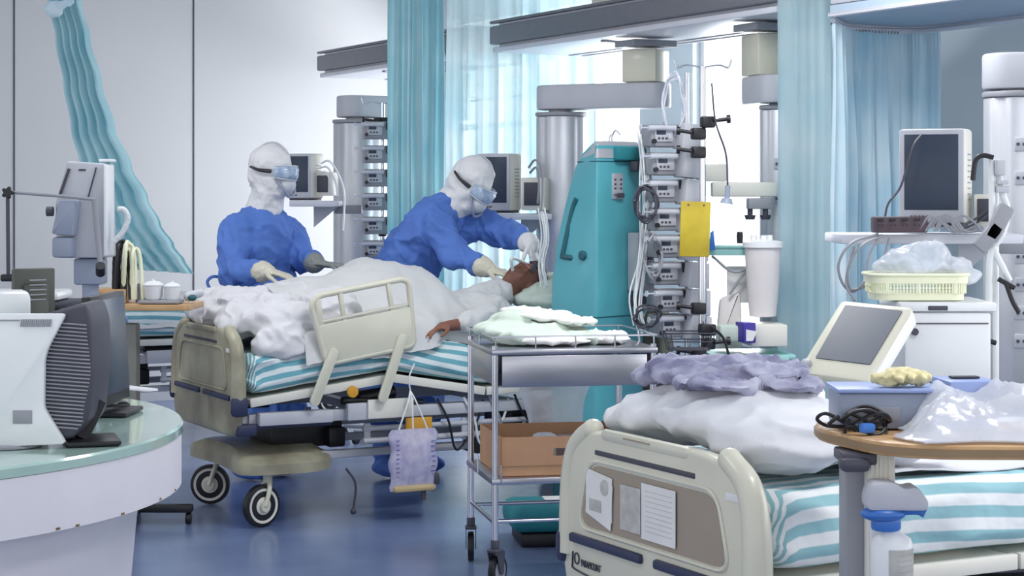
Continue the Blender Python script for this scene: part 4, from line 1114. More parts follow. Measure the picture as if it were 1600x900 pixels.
mb = MB(); mb.box(onR(0.42, 1.475, 0.001), (0.07, 0.115, 0.01), Rf, 0.003); mb.box(onR(0.40, 1.45, 0.01), (0.05, 0.02, 0.008), Rf, 0.002); dp = obj('display_panel', mb, 'alu', t)
mb = MB()
for i in range(3):
    for j in range(2): mb.box(onR(0.36 + j * 0.12, 1.505 - i * 0.02, 0.0075), (0.012, 0.008, 0.003), Rf, 0.001)
mb.box(onR(0.44, 1.435, 0.018), (0.045, 0.02, 0.004), Rf, 0.001)
obj('button', mb, 'dark', dp)
mb = MB(); mb.box(onR(0.80, 1.14, 0.035), (0.115, 0.26, 0.065), Rf, 0.008); cm = obj('pump_module', mb, 'lightgrey', t)
mb = MB(); mb.box(onR(0.86, 1.185, 0.07), (0.035, 0.075, 0.006), Rf, 0.002); mb.box(onR(0.86, 1.12, 0.072), (0.03, 0.022, 0.01), Rf, 0.002); obj('module_screen', mb, 'dark', cm)
mb = MB()
for i in range(6): mb.cyl(onR(0.66 + (i % 2) * 0.03, 1.23 - 0.035 * i, 0.066), onR(0.66 + (i % 2) * 0.03, 1.23 - 0.035 * i, 0.07), 0.004, n=8)
obj('module_lamp', mb, 'orange', cm)
for z, lab in ((1.565, 'upper'), (0.965, 'lower')):
    mb = MB(); mb.box(onR(0.90, z, 0.045), (0.20, 0.045, 0.05), Rf, 0.01); mb.tube([onR(1.1, z, 0.05), onR(1.35, z, 0.07), onR(1.5, z + 0.01, 0.12)], 0.018, 10)
    obj('column_holder', mb, 'dark', t)
mb = MB(); mb.box(onR(0.65, 1.62, -0.02), (0.2, 0.06, 0.1), Rf, 0.01); obj('head_block', mb, 'tealblock', t)
mb = MB(); mb.tube([mp(0.06, 0.0, 1.665), mp(0.06, 0, 1.70), mp(0.075, 0, 1.725), mp(0.095, 0, 1.705)], 0.0045, 8); mb.tube([mp(0.05, 0, 1.665), mp(0.045, 0, 1.69), mp(0.055, 0, 1.71)], 0.0035, 8)
obj('top_hook', mb, 'chrome', t)
# tubing beside the machine (left and right)
def coil(n, c, rx, rz, seed, r=0.005, ry=0.03, turns=1.0, m='tube_white'):
    rnd = random.Random(seed); mb = MB()
    for k in range(n):
        ph = rnd.uniform(0, 6.28); pts = []
        for j in range(9):
            a = ph + j / 8 * 2 * PI * turns
            pts.append(c + Vector((rx * math.cos(a) * rnd.uniform(0.7, 1.1), ry * rnd.uniform(-1, 1), rz * math.sin(a) * rnd.uniform(0.7, 1.1))))
        mb.tube(pts, r, 6, 6)
    return mb
def hang(pts, seed, n, r, sp=0.03):
    rnd = random.Random(seed); mb = MB()
    for k in range(n):
        o = Vector((rnd.uniform(-sp, sp), rnd.uniform(-sp, sp), rnd.uniform(-sp, sp) * 0.6))
        mb.tube([Vector(p) + o * (0.4 + rnd.random()) for p in pts], r, 6, 6)
    return mb
one('infusion_lines', hang([W(848, 330, 9.3), W(853, 372, 9.25), W(846, 410, 9.2), W(852, 446, 9.15)], 4, 5, 0.004, 0.03), 'tube_white', 'bundle of thin clear lines hanging left of the teal machine', 'tubing')
one('infusion_lines', hang([W(1012, 210, 8.5), W(1016, 300, 8.45), W(1008, 400, 8.45), W(1000, 470, 8.4), W(1012, 520, 8.4)], 9, 7, 0.004, 0.05), 'tube_white', 'tangled clear lines between the teal machine and the infusion pump stack', 'tubing')

# ================================================================== STACK OF INFUSION PUMPS, IV POLES
def pump_proto():
    t = thing('infusion_pump', 'pump', 'infusion pump', (0, 0, 0), 0, 'infusion pumps stacked on the poles')
    mb = MB(); mb.box((0, 0, 0.055), (0.16, 0.125, 0.10), None, 0.012); obj('body', mb, 'grey', t, local=True)
    mb = MB(); mb.box((-0.02, -0.066, 0.06), (0.085, 0.008, 0.065), None, 0.003); obj('front_panel', mb, 'lightgrey', t, local=True)
    mb = MB(); mb.box((-0.035, -0.071, 0.07), (0.045, 0.003, 0.022), None, 0.001); obj('display', mb, 'screen', t, local=True)
    mb = MB()
    for i in range(3): mb.box((-0.045 + 0.018 * i, -0.0715, 0.043), (0.011, 0.003, 0.009), None, 0.001)
    obj('button', mb, 'dark', t, local=True)
    mb = MB(); mb.cyl((0.03, -0.078, 0.088), (-0.10, -0.078, 0.088), 0.012, n=14); mb.cyl((-0.10, -0.078, 0.088), (-0.135, -0.078, 0.088), 0.004, n=10); mb.cyl((-0.135, -0.078, 0.088), (-0.139, -0.078, 0.088), 0.014, n=14)
    obj('syringe', mb, 'clear', t, local=True)
    mb = MB(); mb.box((0.055, -0.074, 0.08), (0.022, 0.022, 0.045), None, 0.005); obj('clamp', mb, 'black', t, local=True)
    mb = MB(); mb.cyl((-0.07, -0.066, 0.03), (-0.07, -0.082, 0.03), 0.010, n=14); obj('dial', mb, 'black', t, local=True)
    return t
pp = pump_proto()
names = ['topmost in the tall stack', 'second from top in the tall stack', 'third from top in the tall stack', 'fourth down, left of the yellow board top', 'fifth down, left of the yellow board foot', 'sixth down, just below the yellow board', 'second from the bottom of the tall stack', 'bottom of the tall stack by the trolley']
ys = [232, 276, 318, 362, 404, 446, 488, 528]
for i, y in enumerate(ys):
    p = W(1034 + 1.6 * i, y, 8.45)
    o = pp if i == 0 else copy_tree(pp)
    o.location = p; o.rotation_euler = (0, 0, 0.35 + 0.04 * math.sin(i * 2.1)); o['label'] = 'grey infusion pump with syringe, ' + names[i]
# docking column the pumps clip onto
t = thing('pump_rack', 'pale grey docking rack carrying the tall stack of infusion pumps', 'rack', Vector((W(1064, 300, 8.45).x, 8.45, 0)), 0.35, None)
px0 = W(1070, 300, 8.45).x
for i, y in enumerate(ys):
    z = W(1064, y, 8.45).z
    mb = MB()
    x = px0 + i * 0.005
    mb.prism(rpoly([(-0.045, -0.002), (0.06, -0.012), (0.06, 0.100), (-0.032, 0.108)], 0.008), -0.06, 0.05, Matrix.Translation((x, 8.40, z)) @ Matrix.Rotation(0.35, 4, 'Z') @ XZ, 0.004)
    obj('dock_module', mb, 'lightgrey', t)
mb = MB(); mb.cyl((px0 + 0.02, 8.53, 0.12), (px0 + 0.02, 8.53, 1.98), 0.014, n=16); mb.cyl((px0 + 0.02, 8.53, 0.05), (px0 + 0.02, 8.53, 0.13), 0.04, n=20)
for k in range(5):
    a = k * 2 * PI / 5; mb.box((px0 + 0.02 + 0.06 * math.cos(a), 8.53 + 0.06 * math.sin(a), 0.07), (0.13, 0.03, 0.025), a, 0.006); mb.ell((px0 + 0.02 + 0.12 * math.cos(a), 8.53 + 0.12 * math.sin(a), 0.03), 0.03, None, 12)
obj('pole', mb, 'chrome', t)
def iv_pole(px, d, ztop, label, clamps=(), hooks=True, zb=0.05, r=0.013, group='drip stands'):
    x = W(px, 300, d).x
    t = thing('drip_stand', label, 'drip stand', (x, d, 0), 0.2, group)
    mb = MB(); mb.cyl((x, d, 0.10), (x, d, ztop * 0.62), r * 1.35, n=16); mb.cyl((x, d, ztop * 0.62 - 0.02), (x, d, ztop), r, n=16)
    obj('pole', mb, 'chrome', t)
    mb = MB(); mb.cyl((x, d, ztop * 0.62 - 0.03), (x, d, ztop * 0.62 + 0.02), r * 1.9, n=16, bev=0.004); obj('collar', mb, 'black', t)
    mb = MB(); mb.cyl((x, d, 0.06), (x, d, 0.13), 0.035, n=20)
    for k in range(5):
        a = k * 2 * PI / 5 + 0.3; mb.box((x + 0.12 * math.cos(a), d + 0.12 * math.sin(a), 0.075), (0.25, 0.028, 0.022), a, 0.006)
    b = obj('star_base', mb, 'grey', t)
    for k in range(5):
        a = k * 2 * PI / 5 + 0.3; c = Vector((x + 0.235 * math.cos(a), d + 0.235 * math.sin(a), 0.028)); s = Vector((-math.sin(a), math.cos(a), 0)) * 0.011
        mb = MB(); mb.cyl(c - s, c + s, 0.027, n=16, bev=0.004); mb.cyl(c, c + Vector((0, 0, 0.04)), 0.008, n=10); obj('wheel', mb, 'black', b)
    if hooks:
        mb = MB()
        for s in (-1, 1): mb.tube([(x, d, ztop - 0.005), (x + s * 0.07, d, ztop + 0.005), (x + s * 0.11, d, ztop - 0.005), (x + s * 0.125, d, ztop + 0.03)], 0.004, 8)
        obj('hook', mb, 'chrome', t)
    for z, s in clamps:
        mb = MB(); mb.box((x - 0.02 * s, d - 0.01, z), (0.06, 0.045, 0.05), 0.3, 0.008); mb.cyl((x - 0.05 * s, d - 0.03, z + 0.005), (x - 0.10 * s, d - 0.03, z + 0.012), 0.008, n=12); mb.cyl((x - 0.10 * s, d - .03, z + .012), (x - 0.115 * s, d - .03, z + .013), 0.018, n=14)
        obj('clamp', mb, 'black', t)
    return t, x
T1, xp = iv_pole(1098, 8.25, 1.99, 'bright steel drip stand carrying the yellow board', ((1.75, -1), (1.70, 1), (1.62, 1), (0.95, 1), (0.80, -1), (0.76, 1)))
T2, xq = iv_pole(598, 11.2, 1.97, 'slim steel drip stand with pumps in front of the far left column', ((1.86, 1), (1.86, -1)))
for i in range(6):
    y = 205 + i * 37
    o = copy_tree(pp, W(589, y + 14, 11.08), 0.2, 'small grey pump on the far drip stand, ' + ['uppermost of six', 'second down of six', 'third down of six', 'fourth down of six', 'fifth down of six', 'lowest of six, by the blue elbow'][i])
    o['group'] = 'small pumps on the far drip stand'
# yellow board
t = thing('yellow_board', 'yellow rectangular board hanging on the bright steel drip stand', 'board', W(1086, 400, 8.19), 0.12)
BT = Matrix.Translation(W(1086, 358, 8.19)) @ Matrix.Rotation(0.25, 4, 'Z') @ Matrix.Rotation(0.03, 4, 'Y')
mb = MB(); mb.box((0, 0, 0), (0.135, 0.010, 0.235), None, 0.004); b = MB(); b.add(mb.bm, BT); obj('board', b, 'yellow', t)
mb = MB()
for s in (-1, 1): mb.cyl(BT @ Vector((s * 0.035, -0.005, 0.103)), BT @ Vector((s * 0.035, -0.007, 0.103)), 0.004, n=10)
obj('rivet', mb, 'dark', t)
# clear tubing loops above the pumps
one('tubing_loops', coil(7, W(1052, 165, 8.4), 0.05, 0.14, 5, 0.0035, 0.03), 'clear', 'tangle of clear tubing loops above the pump stack', 'tubing')
one('tubing_loops', coil(4, W(1010, 318, 8.35), 0.05, 0.08, 6, 0.006, 0.03), 'dark', 'dark tubing loops right of the teal machine at the upper holder', 'tubing')
one('tubing_loops', coil(4, W(1020, 400, 8.35), 0.04, 0.10, 16, 0.005, 0.03), 'grey', 'grey tubing loops hanging beside the machine pump module', 'tubing')
one('tubing_loops', coil(3, W(1012, 495, 8.3), 0.06, 0.05, 26, 0.005, 0.03), 'dark', 'dark tubing loops at the lower machine holder above the trolley', 'tubing')
mb = MB(); mb.tube([W(1112, 130, 8.2), W(1118, 190, 8.2), W(1134, 240, 8.2), W(1137, 290, 8.2)], 0.004, 6); 
t = thing('call_cable', 'thin cable with black plug hanging right of the bright drip stand', 'cable', W(1137, 320, 8.2))
obj('cord', mb, 'dark', t); mb = MB(); mb.cyl(W(1137, 290, 8.2), W(1136, 310, 8.2), 0.011, n=12); mb.cyl(W(1136, 310, 8.2), W(1135, 318, 8.2), 0.02, 0.028, n=14); obj('plug', mb, 'greyblue', t)
# horizontal equipment rail from column 3
t = thing('equipment_rail', 'white horizontal arm reaching left from the narrow grey column', 'rail', W(1160, 308, 8.6))
mb = MB(); mb.box(W(1162, 296, 8.72), (0.30, 0.05, 0.065), 0.1, 0.008); mb.box(W(1112, 270, 8.7), (0.13, 0.05, 0.08), 0.1, 0.008); obj('arm', mb, 'warm_white', t)
mb = MB(); mb.box(W(1186, 318, 8.72), (0.11, 0.05, 0.05), 0.1, 0.006); obj('block', mb, 'grey', t)
for x in (1172, 1196):
    mb = MB(); mb.cyl(W(x, 326, 8.72), W(x, 341, 8.72), 0.012, n=12); mb.cyl(W(x, 336, 8.72), W(x, 343, 8.72), 0.026, 0.02, n=14); obj('outlet_plug', mb, 'dark', t)

# right-hand service shelf with canister, trays and boxes (behind near bed)
t = thing('canister', 'tall translucent suction canister with lid hanging left of the right curtain', 'canister', W(1192, 500, 8.35))
mb = MB(); c = W(1192, 495, 8.35); mb.lathe([(0.035, 0), (0.058, 0.004), (0.07, 0.13), (0.08, 0.30)], c, 28); obj('jar', mb, 'canister', t)
mb = MB(); mb.lathe([(0.088, 0.302), (0.088, 0.325), (0.06, 0.332), (0.02, 0.335)], c, 28); 
for x, y in ((-0.04, 0.0), (0.0, -0.03), (0.03, 0.01)): mb.cyl(c + Vector((x, y, 0.333)), c + Vector((x, y, 0.355)), 0.014, n=14)
obj('lid', mb, 'white_plastic', t)
t = thing('service_shelf', 'pale mint shelf with rail behind the near quilt, left of the right curtain', 'shelf', W(1165, 556, 8.3))
mb = MB(); mb.box(W(1168, 553, 8.4), (0.36, 0.34, 0.02), 0.06, 0.006); mb.box(W(1168, 566, 8.23), (0.36, 0.012, 0.05), 0.06, 0.004); obj('shelf_board', mb, 'mintplastic', t)
for x in (1120, 1213):
    mb = MB(); mb.box(W(x, 700, 8.5), (0.035, 0.035, 0.80), 0, 0.004); mb.box(Vector((W(x, 700, 8.5).x, 8.5, 0.02)), (0.05, 0.3, 0.04), 0, 0.006); obj('post', mb, 'lightgrey', t)
    mb = MB(); mb.box(Vector((W(x, 700, 8.5).x, 8.5, 0.12)), (0.03, 0.03, 0.17), 0, 0.004); obj('foot_post', mb, 'grey', t)
one('storage_bin', MB().box(W(1194, 522, 8.33), (0.16, 0.2, 0.095), 0.1, 0.008), 'warm_white', 'white rectangular bin on the mint shelf under the suction canister', 'bin')
mb = MB(); mb.box(W(1165, 519, 8.22), (0.055, 0.10, 0.085), 0.25, 0.003); mb2 = mb
t = thing('tissue_carton', 'violet and white printed carton on the mint shelf', 'carton', W(1165, 532, 8.2))
obj('carton', mb, 'purple', t); mb = MB()
mb.prism([(0, 0), (0.03, 0), (0.05, 0.04), (0.0, 0.05)], 0, 0.002, Matrix.Translation(W(1166, 533, 8.165)) @ Matrix.Rotation(0.25, 4, 'Z') @ XZ); obj('white_flash', mb, 'paper', t)
one('kidney_tray', MB().box(W(1142, 520, 8.3), (0.11, 0.14, 0.07), 0, 0.012), 'gauze_green', 'pale green plastic tray left of the violet carton', 'tray')
mb = MB(); mb.box(W(1158, 385, 8.45), (0.30, 0.14, 0.012), 0.05, 0.004); mb.box(W(1158, 392, 8.39), (0.30, 0.006, 0.04), 0.05, 0.002)
t = thing('wire_shelf', 'mint green small shelf beside the suction canister lid', 'shelf', W(1158, 392, 8.4)); obj('tray', mb, 'mintplastic', t)
mb = MB(); mb.tube([W(1112, 400, 8.4), W(1150, 425, 8.4), W(1200, 400, 8.4)], 0.006, 8); mb.tube([W(1140, 460, 8.4), W(1165, 425, 8.4), W(1198, 405, 8.4)], 0.006, 8); obj('wire', mb, 'grey', t)
mb = MB(); mb.lathe([(0.012, 0), (0.014, 0.03), (0.012, 0.05)], W(1156, 380, 8.42), 16); one('vial', mb, 'black', 'tiny black capped vial on the mint green small shelf', 'vial')
mb = MB(); mb.prism([(0, 0), (0.028, 0.004), (0.02, 0.09), (0.006, 0.08)], 0, 0.012, Matrix.Translation(W(1108, 392, 8.35)) @ XZ, 0.003); one('blue_packet', mb, 'blue', 'slim blue packet standing right of the yellow board', 'packet')
mb = MB(); mb.prism(rpoly([(0, 0), (0.12, 0), (0.11, 0.25), (0.02, 0.22)], 0.02), 0, 0.05, Matrix.Translation(W(1118, 545, 8.42)) @ XZ, 0.015); one('fluid_bag', mb, 'canister', 'hanging pale fluid bag right of the bright drip stand foot', 'bag')
mb = MB(); mb.prism([(0, 0), (0.15, 0), (0.15, 0.16), (0, 0.16)], 0, 0.006, Matrix.Translation(W(1136, 473, 8.45)) @ XZ, 0.002); one('notice_card', mb, 'paper', 'white card leaning left of the suction canister', 'card')
mb = MB(); mb.tube([W(1110, 510, 8.1), W(1130, 528, 8.1), W(1140, 560, 8.1)], 0.006, 8); mb.box(W(1105, 515, 8.15), (0.07, 0.06, 0.05), 0.2, 0.01); one('pump_charger', mb, 'black', 'black power unit and curved cable at the foot of the bright drip stand', 'power unit')
# shallow dark basket in front of the poles
mb = MB()
c = W(1075, 545, 8.1)
for z, s in ((0.0, 0.8), (0.035, 0.9), (0.07, 1.0)):
    P4 = [c + Vector((x * s, y * s, z)) for x, y in rrect(0.22, 0.16, 0.03, 4)]; mb.tube(P4 + [P4[0]], 0.003, 6, 1, sm=False)
for k in range(12):
    P4 = rrect(0.22, 0.16, 0.03, 4); x, y = P4[(k * 2) % len(P4)]; mb.tube([c + Vector((x * .8, y * .8, 0)), c + Vector((x, y, 0.07))], 0.002, 5, 1, sm=False)
mb.box(c, (0.17, 0.12, 0.006), None, 0.002)
one('wire_basket', mb, 'dark', 'dark wire basket between the trolley end and the lilac garment', 'basket')

# ================================================================== STEEL TROLLEY
TA = 0.20
TN = Vector((-0.062, 7.04, 0))
TL, TWd = 0.60, 0.50
TM = Matrix.Translation(TN) @ Matrix.Rotation(TA, 4, 'Z')
tr = thing('steel_trolley', 'steel instrument trolley on castors standing between the two nearer beds', 'trolley', TN, TA)
tq = lambda x, y, z: TM @ Vector((x, y, z))
LEGS = ((0, 0), (TL, 0), (0, TWd), (TL, TWd))
for x, y in LEGS:
    mb = MB(); mb.cyl(tq(x, y, 0.165), tq(x, y, 0.885), 0.0125, n=18); lg = obj('leg', mb, 'chrome', tr)
    c = tq(x - 0.0, y, 0.058); a = TA + 0.9 * (1 if x == 0 else -0.4) + y
    ax = Vector((-math.sin(a), math.cos(a), 0)); fw = Vector((math.cos(a), math.sin(a), 0))
    c = c + fw * 0.02
    mb = MB(); mb.lathe([(0.040, -0.012), (0.056, -0.011), (0.058, 0), (0.056, 0.011), (0.040, 0.012)], c, 24, frame(ax).to_4x4()); cs = obj('caster', mb, 'black', lg)
    mb = MB(); mb.lathe([(0.01, -0.0135), (0.0405, -0.0125), (0.0405, 0.0125), (0.01, 0.0135)], c, 24, frame(ax).to_4x4()); obj('wheel_disc', mb, 'grey', lg)
    mb = MB()
    for s in (-1, 1):
        mb.prism(rpoly([(-0.012, 0.012), (0.012, 0.012), (0.02, -0.076), (-0.045, -0.076)], 0.01), -0.0015, 0.0015, Matrix.Translation(c + ax * s * 0.019) @ frame(ax, fw).to_4x4() @ Matrix.Rotation(0, 4, 'Z'))
    mb.box(tq(x, y, 0.135), (0.05, 0.045, 0.012), a, 0.004); mb.cyl(tq(x, y, 0.13), tq(x, y, 0.175), 0.016, n=16, bev=0.003)
    obj('caster_fork', mb, 'dark', lg)
mb = MB(); mb.box(tq(TL / 2, TWd / 2, 0.862), (TL + 0.03, TWd + 0.03, 0.022), TA, 0.005); 
top = obj('top_tray', mb, 'steel', tr)
mb = MB(); mb.box(tq(TL / 2, -0.002, 0.79), (TL - 0.05, 0.008, 0.115), TA, 0.002); mb.box(tq(TL / 2, TWd, 0.79), (TL - 0.05, 0.008, 0.115), TA, 0.002)
mb.box(tq(0.0, TWd / 2, 0.795), (0.008, TWd - 0.04, 0.11), TA, 0.002); mb.box(tq(TL, TWd / 2, 0.795), (0.008, TWd - 0.04, 0.11), TA, 0.002); mb.box(tq(TL / 2, TWd / 2, 0.735), (TL - 0.03, TWd, 0.006), TA)
obj('drawer_box', mb, 'steel', tr)
mb = MB(); g = 0.045
R4 = [tq(-0.012, -0.012, 0.873 + g), tq(TL + .012, -0.012, 0.873 + g), tq(TL + .012, TWd + .012, 0.873 + g), tq(-0.012, TWd + .012, 0.873 + g)]
mb.tube([R4[0].lerp(R4[1], 0)] + R4[1:] + [R4[0]], 0.0035, 6, 1, sm=False)
for k in range(5):
    for yy in (-0.012, TWd + .012): mb.cyl(tq(TL * k / 4, yy, 0.872), tq(TL * k / 4, yy, 0.873 + g), 0.003, n=8)
for xx in (-0.012, TL + .012): mb.cyl(tq(xx, TWd / 2, 0.872), tq(xx, TWd / 2, 0.873 + g), 0.003, n=8)
obj('guard_rail', mb, 'chrome', tr)
mb = MB(); mb.box(tq(TL / 2, TWd / 2, 0.388), (TL + 0.03, TWd + 0.03, 0.024), TA, 0.005); sh = obj('lower_shelf', mb, 'steel', tr)
mb = MB()
for x in (0.02, 0.30, 0.56): mb.tube([tq(x, -0.015, 0.385), tq(x, -0.018, 0.42), tq(x, -0.018, 0.45)], 0.003, 6)
mb.tube([tq(-0.018, 0.25, 0.385), tq(-0.018, 0.25, 0.45)], 0.003, 6)
obj('shelf_hook', mb, 'chrome', tr)
mb = MB()
for a, b in (((0, 0), (0, TWd)), ((TL, 0), (TL, TWd)), ((0, 0.08), (TL, 0.08)), ((0, TWd - 0.02), (TL, TWd - 0.02))):
    z = 0.235 if a[0] == b[0] else 0.228
    mb.cyl(tq(a[0], a[1], z), tq(b[0], b[1], z), 0.008, n=12)
obj('cross_bar', mb, 'chrome', tr)
# cardboard box without lid
bx = thing('cardboard_box', 'open brown cardboard box with hand hole on the lower trolley shelf', 'box', tq(0.28, 0.24, 0.402), TA)
mb = MB(); x0, x1, y0, y1, z0, z1 = 0.03, 0.53, 0.03, 0.45, 0.402, 0.545
mb.box(tq((x0 + x1) / 2, (y0 + y1) / 2, z0 + .003), (x1 - x0, y1 - y0, 0.005), TA)
fr = bmesh.new()
def plate_with_hole(w, h, hx, hz, hw, hh):
    return [((-w / 2, 0), (w / 2, hz - hh)), ((-w / 2, hz + hh), (w / 2, h)), ((-w / 2, hz - hh), (hx - hw, hz + hh)), ((hx + hw, hz - hh), (w / 2, hz + hh))]
for (a, b), (c, d) in plate_with_hole(x1 - x0, z1 - z0, -0.02, 0.085, 0.035, 0.014):
    mb.box(tq((x0 + x1) / 2 + (a + c) / 2, y0, z0 + (b + d) / 2), (abs(c - a), 0.005, abs(d - b)), TA)
mb.box(tq((x0 + x1) / 2, y1, (z0 + z1) / 2), (x1 - x0, 0.005, z1 - z0), TA)
for x in (x0, x1): mb.box(tq(x, (y0 + y1) / 2, (z0 + z1) / 2), (0.005, y1 - y0, z1 - z0), TA)
fr.free(); obj('tray_walls', mb, 'cardboard', bx)
mb = MB(); mb.box(tq((x0 + x1) / 2, y0 - 0.0035, z0 + 0.036), (x1 - x0, 0.002, 0.003), TA); obj('fold_line', mb, 'wood_edge', bx)
mb = MB(); mb.lathe([(0.028, 0), (0.045, 0.03), (0.045, 0.11), (0.03, 0.118)], tq(0.24, 0.25, 0.412), 20); one('plastic_bowl', mb, 'white_plastic', 'round white container inside the brown cardboard box', 'container')
mb = MB(); mb.box(tq(0.38, 0.33, 0.46), (0.14, 0.16, 0.09), TA + 0.3, 0.01); one('glove_packet', mb, 'lightgrey', 'pale grey packet at the back of the brown cardboard box', 'packet')
# drape bundle on the trolley
mb = MB()
for x, y, z, a, b_, c in ((0.12, 0.26, 0.905, 0.12, 0.18, 0.032), (0.04, 0.28, 0.925, 0.07, 0.15, 0.035), (0.13, 0.34, 0.965, 0.09, 0.10, 0.03), (0.30, 0.24, 0.90, 0.15, 0.18, 0.026), (0.10, 0.30, 0.935, 0.09, 0.13, 0.03), (0.22, 0.30, 0.930, 0.12, 0.12, 0.026), (0.42, 0.24, 0.895, 0.10, 0.14, 0.018)):
    mb.ell(tq(x, y, z), (a, b_, c), TA, 22)
one('sterile_drape', remesh(mb, 0.006, 3, lambda co, n: n * 0.020 * (crease(co, 7.0, 3.0) - 0.5)), 'gauze_green', 'pale green crumpled drape on the top tray of the steel trolley', 'drape', sharp=80)
mb = MB()
for x, y, z, a, b_, c in ((0.25, 0.34, 0.975, 0.15, 0.11, 0.014), (0.34, 0.30, 0.965, 0.12, 0.10, 0.012), (0.17, 0.36, 0.985, 0.08, 0.08, 0.012)):
    mb.ell(tq(x, y, z), (a, b_, c), (0.1, 0.12, TA), 22)
one('paper_drape', remesh(mb, 0.005, 2, lambda co, n: n * 0.012 * (crease(co, 10.0, 3.0) - 0.45)), 'paper', 'white folded paper drape lying over the green one on the trolley', 'drape', sharp=80)
mb = MB()
for x, y, z, a, b_, c in ((0.49, 0.18, 0.893, 0.07, 0.10, 0.014), (0.45, 0.12, 0.895, 0.05, 0.06, 0.014), (0.52, 0.25, 0.897, 0.05, 0.07, 0.016), (0.25, 0.07, 0.893, 0.14, 0.04, 0.012)):
    mb.ell(tq(x, y, z), (a, b_, c), TA, 20)
one('gauze_pile', remesh(mb, 0.005, 2, lambda co, n: n * 0.010 * (crease(co, 12.0, 3.0) - 0.45)), 'paper', 'low pile of white gauze along the front and right of the trolley top', 'gauze', sharp=80)
# polythene bag hanging behind the trolley
mb = MB()
rings = []
for k in range(13):
    z = 0.83 - 0.43 * k / 12; rw = 0.13 + 0.02 * math.sin(k * 0.6); 
    rings.append([tq(0.36 + rw * math.cos(a) * (1 + 0.05 * math.sin(5 * a + k)), TWd + 0.10 + 0.055 * math.sin(a) * (1 + 0.1 * math.sin(3 * a + k * .7)), z - 0.02 * math.cos(a * 2)) for a in [2 * PI * j / 32 for j in range(32)]])
mb.loft(rings); one('waste_bag', mb, 'bagfilm', 'translucent white polythene bag hanging behind the steel trolley', 'bag', sharp=70)
# teal case on the floor beyond the trolley
K = Vector((0.235, 7.98, 0))
mb = MB(); mb.box(K + Vector((0, 0, 0.115)), (0.52, 0.32, 0.11), 0.15, 0.045, 4); t = thing('teal_case', 'teal rounded case lying on the floor beyond the steel trolley', 'case', K, 0.15)
obj('shell', mb, 'tealblock', t); mb = MB(); mb.box(K + Vector((0, 0, 0.03)), (0.44, 0.26, 0.055), 0.15, 0.01); obj('base', mb, 'black', t)
mb = MB(); mb.box(K + Vector((0.03, 0, 0.174)), (0.26, 0.16, 0.006), 0.15, 0.002); obj('label_sheet', mb, 'paper', t)

# drain bag on the occupied bed
t = thing('drain_bag', 'lilac clear drainage bag hanging under the occupied bed', 'drainage bag', q(0.78, -0.50, 0.14))
DM = BM @ Matrix.Translation((0.78, -0.50, 0.27))
mb = MB(); 
rings = []
for k in range(15):
    z = 0.135 - 0.27 * k / 14; w = 0.125 + 0.008 * math.sin(k); th = 0.012 + 0.022 * math.sin(PI * min(1, k / 13))
    if k in (0, 14): w *= 0.93
    rings.append([DM @ Vector((w * math.cos(a) * (abs(math.cos(a)) ** -0.45 if abs(math.cos(a)) > 0.15 else 1) * 0.9, th * math.sin(a), z)) for a in [2 * PI * j / 28 + 0.05 for j in range(28)]])
mb.loft(rings); obj('bag', mb, 'drainbag', t, 60)
mb = MB(); mb.box(DM @ Vector((0, 0, -0.125)), (0.20, 0.05, 0.03), TH, 0.012); obj('fluid', mb, 'amber', t)
mb = MB()
for x in (-0.07, 0.0, 0.07): mb.tube([DM @ Vector((x, 0, 0.13)), DM @ Vector((x * 0.3, 0.01, 0.25)), DM @ Vector((0, 0.03, 0.30))], 0.004, 6)
mb.tube([DM @ Vector((0.0, 0.03, 0.30)), DM @ Vector((-0.01, 0.02, 0.36)), DM @ Vector((0.02, 0.03, 0.42))], 0.0035, 6)
obj('hanging_cord', mb, 'white_plastic', t)
mb = MB()
for k in range(9): mb.box(DM @ Vector((-0.085, -0.028, 0.09 - 0.02 * k)), (0.014, 0.002, 0.003), TH)
for k in range(7): mb.box(DM @ Vector((0.085, -0.028, 0.08 - 0.022 * k)), (0.02, 0.002, 0.003), TH)
obj('scale_mark', mb, 'purple', t)
mb = MB(); mb.cyl(DM @ Vector((0.05, 0, -0.135)), DM @ Vector((0.05, 0, -0.18)), 0.012, n=12); obj('outlet_tap', mb, 'dark', t)
mb = MB(); mb.box(DM @ Vector((0.11, 0, -0.09)), (0.03, 0.03, 0.05), TH, 0.008); obj('tube_clip', mb, 'dark', t)

